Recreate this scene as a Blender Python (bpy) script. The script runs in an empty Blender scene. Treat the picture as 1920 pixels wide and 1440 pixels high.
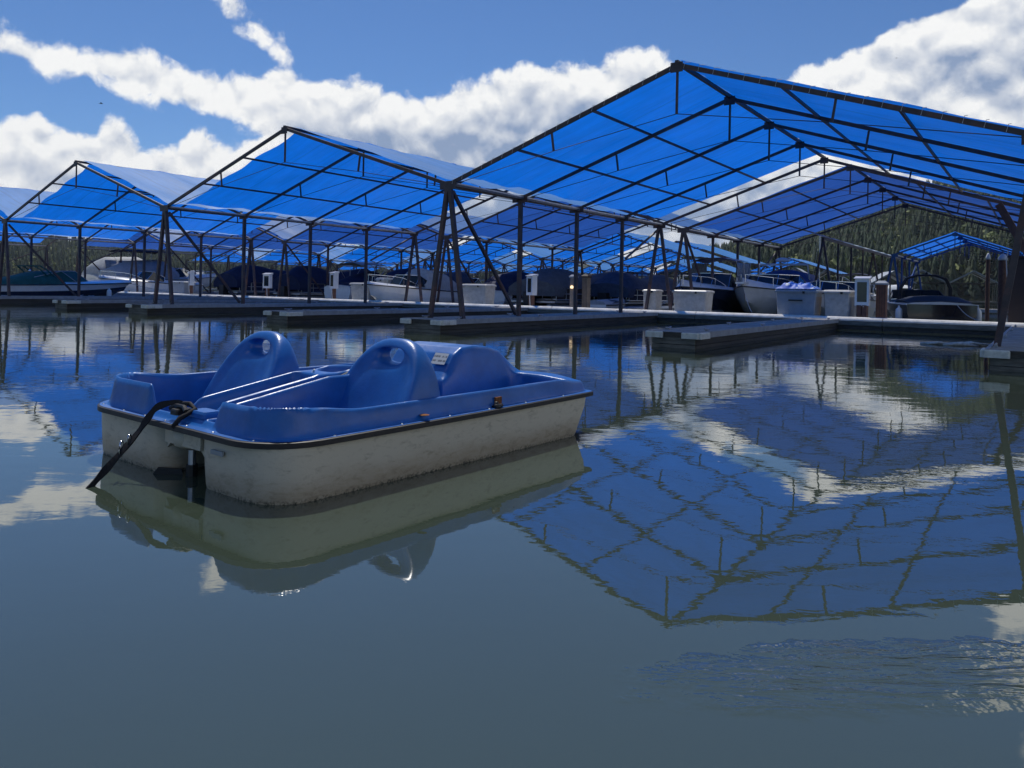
import bpy, math, random
import numpy as np
from mathutils import Vector, Matrix, noise as mnoise
random.seed(7)
S = bpy.context.scene
COL = S.collection

# ------------------------------------------------------------------ camera
cam_d = bpy.data.cameras.new('camera')
cam = bpy.data.objects.new('camera', cam_d)
COL.objects.link(cam)
cam_d.sensor_width = 36.0
cam_d.lens = 26.63
cam_d.shift_y = -0.0931
cam_d.clip_start = 0.05
cam_d.clip_end = 9000
CAM_H = 1.067
cam.matrix_world = Matrix.Translation((0, 0, CAM_H)) @ Matrix.Rotation(math.radians(90), 4, 'X') @ Matrix.Rotation(math.atan(0.0196), 4, 'Z')
S.camera = cam

# ------------------------------------------------------------------ exposure
S.view_settings.view_transform = 'Standard'
S.view_settings.look = 'None'
S.view_settings.exposure = 0.0
S.view_settings.gamma = 1.0
S.view_settings.use_curve_mapping = False
S.cycles.max_bounces = 10
S.cycles.transparent_max_bounces = 12
S.cycles.caustics_reflective = False
S.cycles.caustics_refractive = False
S.cycles.use_denoising = True

# ------------------------------------------------------------------ sun
SUN = Vector((-0.13, 0.52, 0.845)).normalized()
sun_d = bpy.data.lights.new('sun', 'SUN')
sun_d.energy = 3.6
sun_d.angle = math.radians(0.55)
sun_d.color = (1.0, 0.955, 0.88)
sun = bpy.data.objects.new('sun', sun_d)
COL.objects.link(sun)
sun.rotation_euler = (-SUN).to_track_quat('-Z', 'Y').to_euler()
sun.location = (0, 60, 80)


# ------------------------------------------------------------------ node helper
class G:
    def __init__(self, tree):
        self.t = tree
        self.n = tree.nodes
        self.l = tree.links

    def node(self, typ, **kw):
        o = self.n.new(typ)
        for k, v in kw.items():
            setattr(o, k, v)
        return o

    def put(self, sock, val):
        if isinstance(val, bpy.types.NodeSocket):
            self.l.new(val, sock)
        else:
            sock.default_value = val

    def m(self, op, a, b=0.0, c=0.0, clamp=False):
        o = self.node('ShaderNodeMath', operation=op, use_clamp=clamp)
        self.put(o.inputs[0], a)
        self.put(o.inputs[1], b)
        if len(o.inputs) > 2:
            self.put(o.inputs[2], c)
        return o.outputs[0]

    def vm(self, op, a, b=(0, 0, 0), scale=None):
        o = self.node('ShaderNodeVectorMath', operation=op)
        self.put(o.inputs[0], a)
        self.put(o.inputs[1], b)
        if scale is not None:
            self.put(o.inputs['Scale'], scale)
        return o.outputs['Vector']

    def noise(self, vec, scale, detail=4.0, rough=0.55, dist=0.0):
        o = self.node('ShaderNodeTexNoise')
        self.put(o.inputs['Vector'], vec)
        o.inputs['Scale'].default_value = scale
        o.inputs['Detail'].default_value = detail
        o.inputs['Roughness'].default_value = rough
        o.inputs['Distortion'].default_value = dist
        return o.outputs['Fac']

    def smooth(self, x, a, b, lo=0.0, hi=1.0):
        o = self.node('ShaderNodeMapRange', interpolation_type='SMOOTHSTEP')
        self.put(o.inputs['Value'], x)
        o.inputs['From Min'].default_value = a
        o.inputs['From Max'].default_value = b
        o.inputs['To Min'].default_value = lo
        o.inputs['To Max'].default_value = hi
        return o.outputs['Result']

    def mix(self, f, a, b):
        o = self.node('ShaderNodeMix', data_type='RGBA')
        self.put(o.inputs[0], f)
        self.put(o.inputs[6], a if isinstance(a, bpy.types.NodeSocket) else (*a, 1))
        self.put(o.inputs[7], b if isinstance(b, bpy.types.NodeSocket) else (*b, 1))
        return o.outputs[2]

    def mixf(self, f, a, b):
        o = self.node('ShaderNodeMix', data_type='FLOAT')
        self.put(o.inputs[0], f)
        self.put(o.inputs[2], a)
        self.put(o.inputs[3], b)
        return o.outputs[0]

    def curve(self, val, pts):
        o = self.node('ShaderNodeFloatCurve')
        c = o.mapping.curves[0]
        while len(c.points) > 2:
            c.points.remove(c.points[1])
        c.points[0].location = pts[0]
        c.points[1].location = pts[-1]
        for p in pts[1:-1]:
            c.points.new(*p)
        for p in c.points:
            p.handle_type = 'AUTO'
        o.mapping.update()
        self.put(o.inputs['Value'], val)
        return o.outputs[0]


# ------------------------------------------------------------------ sky: Nishita with cumulus over it
W_STRENGTH = 0.10
world = bpy.data.worlds.new('World')
S.world = world
world.use_nodes = True
wt = world.node_tree
wt.nodes.clear()
g = G(wt)
out = g.node('ShaderNodeOutputWorld')
bg = g.node('ShaderNodeBackground')
bg.inputs['Strength'].default_value = W_STRENGTH
g.l.new(bg.outputs[0], out.inputs['Surface'])
sky = g.node('ShaderNodeTexSky', sky_type='NISHITA')
sky.sun_disc = False
sky.sun_elevation = math.asin(SUN.z)
sky.sun_rotation = math.atan2(SUN.x, SUN.y)
sky.altitude = 650
sky.air_density = 1.0
sky.dust_density = 0.25
sky.ozone_density = 3.0
gam = g.node('ShaderNodeGamma')
gam.inputs[1].default_value = 1.0
g.l.new(sky.outputs[0], gam.inputs[0])
tint = g.node('ShaderNodeMix', data_type='RGBA', blend_type='MULTIPLY')
tint.inputs[0].default_value = 1.0
g.l.new(gam.outputs[0], tint.inputs[6])
tint.inputs[7].default_value = (0.45, 0.655, 0.90, 1)
tc = g.node('ShaderNodeTexCoord')
dirv = tc.outputs['Generated']
sep = g.node('ShaderNodeSeparateXYZ')
g.l.new(dirv, sep.inputs[0])
az = g.m('ARCTAN2', sep.outputs[0], sep.outputs[1])
el = g.m('ARCSINE', sep.outputs[2])
n_big = g.noise(dirv, 5.0, 3.0, 0.5)
n_mid = g.noise(dirv, 13.0, 8.0, 0.58, 0.4)
n_fine = g.noise(dirv, 42.0, 6.0, 0.62, 0.3)
def billow(vec, sc, det):
    o = g.node('ShaderNodeTexVoronoi', feature='F1')
    g.put(o.inputs['Vector'], vec)
    o.inputs['Scale'].default_value = sc
    o.inputs['Detail'].default_value = det
    o.inputs['Roughness'].default_value = 0.55
    o.inputs['Lacunarity'].default_value = 2.2
    return g.m('SUBTRACT', 1.0, o.outputs['Distance'])


warp = g.node('ShaderNodeTexNoise')
g.put(warp.inputs['Vector'], dirv)
warp.inputs['Scale'].default_value = 9.0
warp.inputs['Detail'].default_value = 5.0
wv = g.vm('ADD', dirv, g.vm('SCALE', g.vm('SUBTRACT', warp.outputs['Color'], (0.5, 0.5, 0.5)), (0, 0, 0), 0.045))
bil = billow(wv, 17.0, 1.0)
azw = g.m('ADD', az, g.m('MULTIPLY', g.m('SUBTRACT', n_big, 0.5), 0.06))
fa = g.m('DIVIDE', g.m('ADD', azw, 0.8), 1.6)


def c2(pts):
    return [((a + 0.8) / 1.6, e / 0.5) for a, e in pts]


topA = g.m('MULTIPLY', g.curve(fa, c2([(-.8, .275), (-.60, .285), (-.518, .278), (-.44, .268), (-.35, .272), (-.253, .268), (-.145, .266), (-.083, .270), (-.03, .292),
                                       (.03, .298), (.10, .312), (.168, .312), (.205, .285), (.24, .245), (.32, .205), (.5, .20), (.8, .16)])), 0.5)
botA = g.m('MULTIPLY', g.curve(fa, c2([(-.8, .20), (-.60, .214), (-.57, .208), (-.517, .207), (-.473, .206), (-.421, .198), (-.361, .184), (-.31, .165), (-.25, .10), (-.18, .05), (0, .01), (.8, .01)])), 0.5)
topB = g.m('MULTIPLY', g.curve(fa, c2([(-.8, .16), (-.62, .182), (-.568, .184), (-.527, .172), (-.50, .192), (-.472, .176), (-.444, .160), (-.418, .178), (-.39, .198), (-.36, .178), (-.33, .186),
                                       (-.30, .205), (-.25, .17), (-.2, .05), (0, .02), (.8, .02)])), 0.5)
fe = g.m('DIVIDE', el, 0.5)
leftC = g.m('SUBTRACT', g.m('MULTIPLY', g.curve(fe, [(e / 0.5, (a + .8) / 1.6) for e, a in [(0, .62), (.10, .52), (.199, .41), (.227, .374), (.258, .368), (.281, .389), (.299, .441), (.315, .487), (.33, .55), (.36, .585), (.5, .62)]]), 1.6), 0.8)
sdA = g.m('MINIMUM', g.m('SUBTRACT', topA, el), g.m('SUBTRACT', el, botA))
sdB = g.m('SUBTRACT', topB, el)
sdC = g.m('MULTIPLY', g.m('ADD', g.m('SUBTRACT', azw, leftC), 0.02), 0.6)
wx = g.m('ADD', g.m('MULTIPLY', g.m('ADD', az, .330), 0.74), g.m('MULTIPLY', g.m('SUBTRACT', el, .309), -0.67))
wy = g.m('ADD', g.m('MULTIPLY', g.m('ADD', az, .330), 0.67), g.m('MULTIPLY', g.m('SUBTRACT', el, .309), 0.74))
wr = g.m('SQRT', g.m('ADD', g.m('POWER', g.m('DIVIDE', wx, 3.0), 2.0), g.m('POWER', wy, 2.0)))
sdW = g.m('SUBTRACT', g.m('SUBTRACT', 0.024, wr), 0.0)
sdF = g.m('MAXIMUM', g.m('MAXIMUM', sdA, sdB), g.m('MAXIMUM', sdC, sdW))
sdG = g.m('MULTIPLY', g.m('SUBTRACT', g.noise(dirv, 1.7, 4.0, 0.5), g.m('ADD', 0.56, g.m('MULTIPLY', g.smooth(sep.outputs[1], 0.0, 0.6), 0.17))), 0.45)
aaz = g.m('ABSOLUTE', az)
inF = g.m('MULTIPLY', g.smooth(aaz, 0.66, 0.9, 1.0, 0.0), g.smooth(el, 0.36, 0.5, 1.0, 0.0))
upC = g.m('ADD', g.m('MULTIPLY', g.smooth(el, 0.55, 0.85), -0.5), g.m('MULTIPLY', g.smooth(aaz, 1.0, 1.3), -0.5))
sd0 = g.m('MAXIMUM', g.mixf(inF, sdG, sdF), g.m('ADD', g.m('MINIMUM', sdC, 0.10), upC))
sd = g.m('ADD', sd0, g.m('ADD', g.m('ADD', g.m('MULTIPLY', g.m('SUBTRACT', n_mid, 0.49), 0.062), g.m('MULTIPLY', g.m('SUBTRACT', bil, 0.48), 0.030)), g.m('MULTIPLY', g.m('SUBTRACT', n_fine, 0.5), 0.034)))
cover = g.smooth(sd, -0.005, 0.011)
# self shadowing: compare the billow noise with itself a little higher up
dirup = g.vm('ADD', dirv, (0.0, -0.004, 0.016))
n_mid2 = g.noise(dirup, 13.0, 8.0, 0.58, 0.4)
n_fine2 = g.noise(dirup, 42.0, 6.0, 0.62, 0.3)
bil2 = billow(g.vm('ADD', wv, (0.0, -0.004, 0.014)), 17.0, 1.0)
relief = g.m('ADD', g.m('ADD', g.m('MULTIPLY', g.m('SUBTRACT', n_mid, n_mid2), 1.7), g.m('MULTIPLY', g.m('SUBTRACT', bil, bil2), 1.1)), g.m('MULTIPLY', g.m('SUBTRACT', n_fine, n_fine2), 0.7))
core = g.smooth(sd, 0.014, 0.10)
greyer = g.m('ADD', 0.42, g.m('MULTIPLY', g.m('MULTIPLY', g.smooth(az, -0.50, -0.14), g.smooth(az, 0.45, 0.28)), 0.50))
lum = g.m('ADD', g.m('SUBTRACT', 0.93, g.m('MULTIPLY', core, greyer)), relief, clamp=True)
ccol = g.mix(lum, (2.6, 3.5, 5.3), (9.7, 9.75, 9.7))
skyc = g.mix(cover, tint.outputs[2], ccol)
g.l.new(skyc, bg.inputs['Color'])
world.cycles.sampling_method = 'MANUAL'
world.cycles.sample_map_resolution = 1024

# ------------------------------------------------------------------ marina frame: u runs along the pier, v away from the water in front
TH = -0.61135
E1 = Vector((0.81887, -0.57398, 0))
E2 = Vector((0.57398, 0.81887, 0))
O2 = Vector((-1.60278, 18.64762, 0))
D = 12.558
L_A, GAP, L_B = 12.54, 2.35, 13.4
V_H, R_H = 3.60, 5.63
DECK = 0.30


def W(u, v, z=0.0):
    p = O2 + E1 * u + E2 * v
    return Vector((p.x, p.y, z))


# ------------------------------------------------------------------ materials
MATS = {}


def mat(name, color, rough=0.6, spec=0.5, metallic=0.0, var=0.0, vscale=3.0, bump=0.0, bscale=40.0, stretch=(1, 1, 1), coat=0.0, color2=None, mask=(0.45, 0.65)):
    if name in MATS:
        return MATS[name]
    m = bpy.data.materials.new(name)
    m.use_nodes = True
    t = m.node_tree
    gg = G(t)
    b = t.nodes['Principled BSDF']
    b.inputs['Base Color'].default_value = (*color, 1)
    b.inputs['Roughness'].default_value = rough
    b.inputs['Specular IOR Level'].default_value = spec
    b.inputs['Metallic'].default_value = metallic
    b.inputs['Coat Weight'].default_value = coat
    b.inputs['Coat Roughness'].default_value = 0.08
    if var or bump or color2:
        c = gg.node('ShaderNodeTexCoord')
        mp = gg.node('ShaderNodeMapping')
        mp.inputs['Scale'].default_value = stretch
        gg.l.new(c.outputs['Object'], mp.inputs['Vector'])
        v = mp.outputs[0]
        n1 = gg.noise(v, vscale, 6.0, 0.6)
        base = (*color, 1)
        sock = None
        if color2:
            sock = gg.mix(gg.smooth(n1, mask[0], mask[1]), color, color2)
        if var:
            f = gg.smooth(gg.noise(v, vscale * 2.3, 5.0, 0.65), 0.25, 0.75, 1 - var, 1 + var)
            mm = gg.node('ShaderNodeMix', data_type='RGBA', blend_type='MULTIPLY')
            mm.inputs[0].default_value = 1.0
            if sock is not None:
                gg.l.new(sock, mm.inputs[6])
            else:
                mm.inputs[6].default_value = base
            gg.l.new(f, mm.inputs[7])
            sock = mm.outputs[2]
        if sock is not None:
            gg.l.new(sock, b.inputs['Base Color'])
        if bump:
            bn = gg.node('ShaderNodeBump')
            bn.inputs['Strength'].default_value = 1.0
            bn.inputs['Distance'].default_value = bump
            gg.l.new(gg.noise(v, bscale, 4.0, 0.6), bn.inputs['Height'])
            gg.l.new(bn.outputs[0], b.inputs['Normal'])
    MATS[name] = m
    return m


def tarp_mat(name, base, trans, fac, streak=0.26):
    m = bpy.data.materials.new(name)
    m.use_nodes = True
    t = m.node_tree
    gg = G(t)
    b = t.nodes['Principled BSDF']
    o = t.nodes['Material Output']
    c = gg.node('ShaderNodeTexCoord')
    mp = gg.node('ShaderNodeMapping')
    mp.inputs['Scale'].default_value = (0.35, 3.0, 0.35)
    gg.l.new(c.outputs['Object'], mp.inputs['Vector'])
    st = gg.noise(mp.outputs[0], 1.6, 6.0, 0.65)
    cl = gg.noise(c.outputs['Object'], 0.5, 4.0, 0.6)
    f = gg.m('ADD', gg.m('MULTIPLY', gg.m('SUBTRACT', st, 0.5), streak * 2.2), gg.m('ADD', 1.0, gg.m('MULTIPLY', gg.m('SUBTRACT', cl, 0.5), streak * 1.6)))

    sx = gg.node('ShaderNodeSeparateXYZ')
    gg.l.new(c.outputs['Object'], sx.inputs[0])
    fy = gg.m('FRACT', gg.m('DIVIDE', sx.outputs[1], 1.83))
    seam = gg.m('MAXIMUM', gg.smooth(fy, 0.0, 0.022, 1.0, 0.0), gg.smooth(fy, 0.978, 1.0, 0.0, 1.0))
    f = gg.m('MULTIPLY', f, gg.m('SUBTRACT', 1.0, gg.m('MULTIPLY', seam, 0.22)))

    def mul(colr):
        mm = gg.node('ShaderNodeMix', data_type='RGBA', blend_type='MULTIPLY')
        mm.inputs[0].default_value = 1.0
        mm.inputs[6].default_value = (*colr, 1)
        gg.l.new(f, mm.inputs[7])
        return mm.outputs[2]
    gg.l.new(mul(base), b.inputs['Base Color'])
    b.inputs['Roughness'].default_value = 0.42
    b.inputs['Specular IOR Level'].default_value = 0.4
    bn = gg.node('ShaderNodeBump')
    bn.inputs['Distance'].default_value = 0.006
    gg.l.new(gg.noise(mp.outputs[0], 5.0, 5.0, 0.6), bn.inputs['Height'])
    gg.l.new(bn.outputs[0], b.inputs['Normal'])
    tr = gg.node('ShaderNodeBsdfTranslucent')
    gg.l.new(mul(trans), tr.inputs['Color'])
    gg.l.new(bn.outputs[0], tr.inputs['Normal'])
    mx = gg.node('ShaderNodeMixShader')
    mx.inputs[0].default_value = fac
    gg.l.new(b.outputs[0], mx.inputs[1])
    gg.l.new(tr.outputs[0], mx.inputs[2])
    gg.l.new(mx.outputs[0], o.inputs['Surface'])
    MATS[name] = m
    return m


M_TARP = tarp_mat('blue_tarp', (0.10, 0.38, 0.92), (0.004, 0.215, 0.96), 0.46)
M_TARP2 = tarp_mat('faded_tarp', (0.09, 0.26, 0.66), (0.022, 0.115, 0.52), 0.45)
M_PALETARP = tarp_mat('pale_tarp', (0.55, 0.62, 0.72), (0.2, 0.3, 0.45), 0.3)
M_LACE = mat('lacing_cord', (0.55, 0.57, 0.60), 0.7, 0.3)
M_STEEL = mat('painted_steel', (0.055, 0.042, 0.046), 0.5, 0.4, var=0.35, vscale=2.0, color2=(0.115, 0.055, 0.043), mask=(0.46, 0.66))
M_GALV = mat('galvanised', (0.33, 0.33, 0.35), 0.42, 0.5, 0.6, var=0.25)
M_ROD = mat('rod', (0.05, 0.045, 0.05), 0.5, 0.4)
M_DECK = mat('deck_boards', (0.30, 0.285, 0.26), 0.8, 0.3, var=0.28, vscale=1.6, bump=0.003, bscale=30)
M_CONC = mat('pale_concrete', (0.66, 0.63, 0.55), 0.85, 0.3, var=0.22, vscale=1.2, bump=0.002, bscale=40)
M_FASCIA = mat('fascia', (0.30, 0.31, 0.32), 0.7, 0.3, var=0.2, vscale=2.0)
M_TIMBER = mat('wet_timber', (0.050, 0.046, 0.038), 0.7, 0.4, var=0.45, vscale=2.5, stretch=(1, 0.25, 3), bump=0.004, bscale=20)
M_TIMBERG = mat('weathered_timber', (0.16, 0.15, 0.125), 0.8, 0.3, var=0.4, vscale=2.5, stretch=(0.5, 0.5, 3), bump=0.004, bscale=20)
M_BUMPER = mat('bumper', (0.62, 0.62, 0.56), 0.6, 0.4, var=0.15, vscale=6, color2=(0.42, 0.40, 0.33), mask=(0.5, 0.75))
M_FLOAT = mat('float', (0.016, 0.018, 0.018), 0.6, 0.3)
M_WHITE = mat('white_gelcoat', (0.70, 0.71, 0.70), 0.25, 0.5, var=0.06, vscale=1.5, coat=0.3)
M_CREAM = mat('cream_plastic', (0.42, 0.41, 0.375), 0.45, 0.4, var=0.16, vscale=3.0, color2=(0.33, 0.30, 0.26), mask=(0.52, 0.75))
M_GREYBOX = mat('grey_plastic', (0.27, 0.30, 0.33), 0.5, 0.4, var=0.08)
M_TANBOX = mat('tan_plastic', (0.36, 0.30, 0.25), 0.6, 0.3, var=0.10)
M_BROWN = mat('brown_post', (0.12, 0.062, 0.045), 0.7, 0.3, var=0.25, vscale=3.0)
M_DKBROWN = mat('dark_brown', (0.035, 0.024, 0.022), 0.6, 0.3, var=0.2)
M_BLACK = mat('black_plastic', (0.014, 0.014, 0.016), 0.45, 0.4)
M_GLASS = mat('tinted_glass', (0.015, 0.022, 0.028), 0.06, 0.6)
M_CLEAR = mat('vinyl_window', (0.26, 0.30, 0.32), 0.12, 0.7, var=0.35, vscale=3.0)
M_NAVY = mat('navy_canvas', (0.008, 0.017, 0.055), 0.75, 0.25, var=0.3, vscale=2.0, bump=0.012, bscale=4.0)
M_GREYCANV = mat('grey_canvas', (0.085, 0.092, 0.105), 0.8, 0.2, var=0.2, vscale=2.0, bump=0.012, bscale=4.0)
M_GREENCANV = mat('green_canvas', (0.010, 0.085, 0.080), 0.75, 0.25, var=0.25, vscale=2.0, bump=0.010, bscale=4.0)
M_BLUECANV = mat('blue_canvas', (0.02, 0.07, 0.22), 0.7, 0.25, var=0.2)
M_SLATE = mat('slate_canvas', (0.06, 0.075, 0.11), 0.8, 0.2, var=0.2, vscale=2.0, bump=0.012, bscale=4.0)
M_LTCANV = mat('pale_canvas', (0.36, 0.38, 0.40), 0.7, 0.25, var=0.15)
M_HULLBLK = mat('black_hull', (0.008, 0.010, 0.016), 0.15, 0.5, coat=0.4)
M_HULLNVY = mat('navy_hull', (0.010, 0.018, 0.050), 0.2, 0.5, coat=0.4)
M_CHROME = mat('stainless', (0.62, 0.63, 0.65), 0.2, 0.5, 1.0)
M_ALU = mat('aluminium', (0.45, 0.46, 0.48), 0.35, 0.5, 0.8)
M_ROOFGREY = mat('grey_metal_roof', (0.28, 0.31, 0.35), 0.5, 0.5, 0.2, var=0.15)
M_ROOFTAN = mat('tan_wood', (0.22, 0.17, 0.12), 0.8, 0.3, var=0.2)
M_PLASTIC = mat('blue_plastic', (0.012, 0.112, 0.39), 0.30, 0.5, var=0.14, vscale=3.0, bump=0.0012, bscale=60, color2=(0.040, 0.145, 0.43), mask=(0.48, 0.8))
M_RUB = mat('rub_strip', (0.013, 0.011, 0.013), 0.5, 0.4, var=0.2)
M_STRAP = mat('webbing', (0.012, 0.012, 0.015), 0.75, 0.3, bump=0.002, bscale=150)
M_TAN = mat('worn_handle', (0.55, 0.45, 0.30), 0.4, 0.5)
M_RUST = mat('rust', (0.22, 0.085, 0.03), 0.85, 0.2, var=0.4, vscale=30)
M_BARK = mat('bark', (0.045, 0.032, 0.022), 0.9, 0.1)
M_NEEDLE = mat('needles', (0.024, 0.042, 0.024), 0.8, 0.15, var=0.55, vscale=0.045, color2=(0.066, 0.080, 0.036), mask=(0.50, 0.72))
M_LEAF = mat('spring_leaves', (0.16, 0.185, 0.060), 0.7, 0.2, var=0.4, vscale=0.05)
M_DRIFT = mat('driftwood_grey', (0.55, 0.52, 0.45), 0.85, 0.2, var=0.3, vscale=8)
M_BIRD = mat('bird_dark', (0.03, 0.03, 0.035), 0.7, 0.2)


def hull_mat():
    m = bpy.data.materials.new('dirty_white_hull')
    m.use_nodes = True
    t = m.node_tree
    gg = G(t)
    b = t.nodes['Principled BSDF']
    c = gg.node('ShaderNodeTexCoord')
    v = c.outputs['Object']
    sp = gg.node('ShaderNodeSeparateXYZ')
    gg.l.new(v, sp.inputs[0])
    mp = gg.node('ShaderNodeMapping')
    mp.inputs['Scale'].default_value = (1, 1, 2.4)
    gg.l.new(v, mp.inputs['Vector'])
    n1 = gg.noise(mp.outputs[0], 3.0, 7.0, 0.65)
    n2 = gg.noise(mp.outputs[0], 14.0, 7.0, 0.7, 0.6)
    n3 = gg.noise(v, 55.0, 4.0, 0.7)
    # algae band: sits at the old water line
    zl = gg.m('ADD', sp.outputs[2], gg.m('MULTIPLY', gg.m('SUBTRACT', n1, 0.5), 0.16))
    band = gg.m('MULTIPLY', gg.smooth(zl, 0.17, 0.04), gg.smooth(n2, 0.25, 0.7, 0.45, 1.0))
    c1 = gg.mix(gg.m('MULTIPLY', band, 0.62), (0.57, 0.51, 0.405), (0.30, 0.205, 0.10))
    c2_ = gg.mix(gg.m('MULTIPLY', gg.smooth(n2, 0.50, 0.72), 0.55), c1, (0.25, 0.215, 0.16))
    low = gg.m('MULTIPLY', gg.smooth(sp.outputs[2], 0.03, 0.0), gg.smooth(n3, 0.45, 0.6))
    c3 = gg.mix(low, c2_, (0.06, 0.055, 0.035))
    gg.l.new(c3, b.inputs['Base Color'])
    b.inputs['Roughness'].default_value = 0.5
    bn = gg.node('ShaderNodeBump')
    bn.inputs['Distance'].default_value = 0.0015
    gg.l.new(n3, bn.inputs['Height'])
    gg.l.new(bn.outputs[0], b.inputs['Normal'])
    return m


def scuff(m):
    t = m.node_tree
    gg = G(t)
    b = t.nodes['Principled BSDF']
    src = b.inputs['Base Color'].links[0].from_socket
    c = gg.node('ShaderNodeTexCoord')
    mp = gg.node('ShaderNodeMapping')
    mp.inputs['Rotation'].default_value = (0.3, 0.5, 0.9)
    mp.inputs['Scale'].default_value = (4, 90, 30)
    gg.l.new(c.outputs['Object'], mp.inputs['Vector'])
    sc = gg.smooth(gg.noise(mp.outputs[0], 1.0, 3.0, 0.6), 0.66, 0.74)
    bl = gg.smooth(gg.noise(c.outputs['Object'], 2.2, 5.0, 0.65), 0.48, 0.68)
    dirt = gg.smooth(gg.noise(c.outputs['Object'], 8.0, 6.0, 0.7), 0.56, 0.78)
    x1 = gg.mix(gg.m('MULTIPLY', gg.m('MULTIPLY', sc, bl), 0.35), src, (0.16, 0.25, 0.48))
    x2 = gg.mix(gg.m('MULTIPLY', dirt, 0.30), x1, (0.075, 0.085, 0.13))
    gg.l.new(x2, b.inputs['Base Color'])
    gg.l.new(gg.m('ADD', 0.31, gg.m('MULTIPLY', bl, 0.22)), b.inputs['Roughness'])


scuff(M_PLASTIC)
M_HULL = hull_mat()


def label_mat():
    m = bpy.data.materials.new('warning_label')
    m.use_nodes = True
    t = m.node_tree
    gg = G(t)
    b = t.nodes['Principled BSDF']
    c = gg.node('ShaderNodeTexCoord')
    mp = gg.node('ShaderNodeMapping')
    mp.inputs['Scale'].default_value = (70, 10, 1)
    gg.l.new(c.outputs['Object'], mp.inputs['Vector'])
    w = gg.node('ShaderNodeTexWave', bands_direction='Y')
    w.inputs['Scale'].default_value = 9.0
    gg.l.new(c.outputs['Object'], w.inputs['Vector'])
    words = gg.noise(mp.outputs[0], 1.0, 2.0, 0.5)
    f = gg.m('MULTIPLY', gg.smooth(w.outputs['Fac'], 0.45, 0.7), gg.smooth(words, 0.42, 0.5))
    gg.l.new(gg.mix(gg.m('MULTIPLY', f, 0.8), (0.52, 0.53, 0.52), (0.10, 0.10, 0.11)), b.inputs['Base Color'])
    b.inputs['Roughness'].default_value = 0.45
    return m


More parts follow.
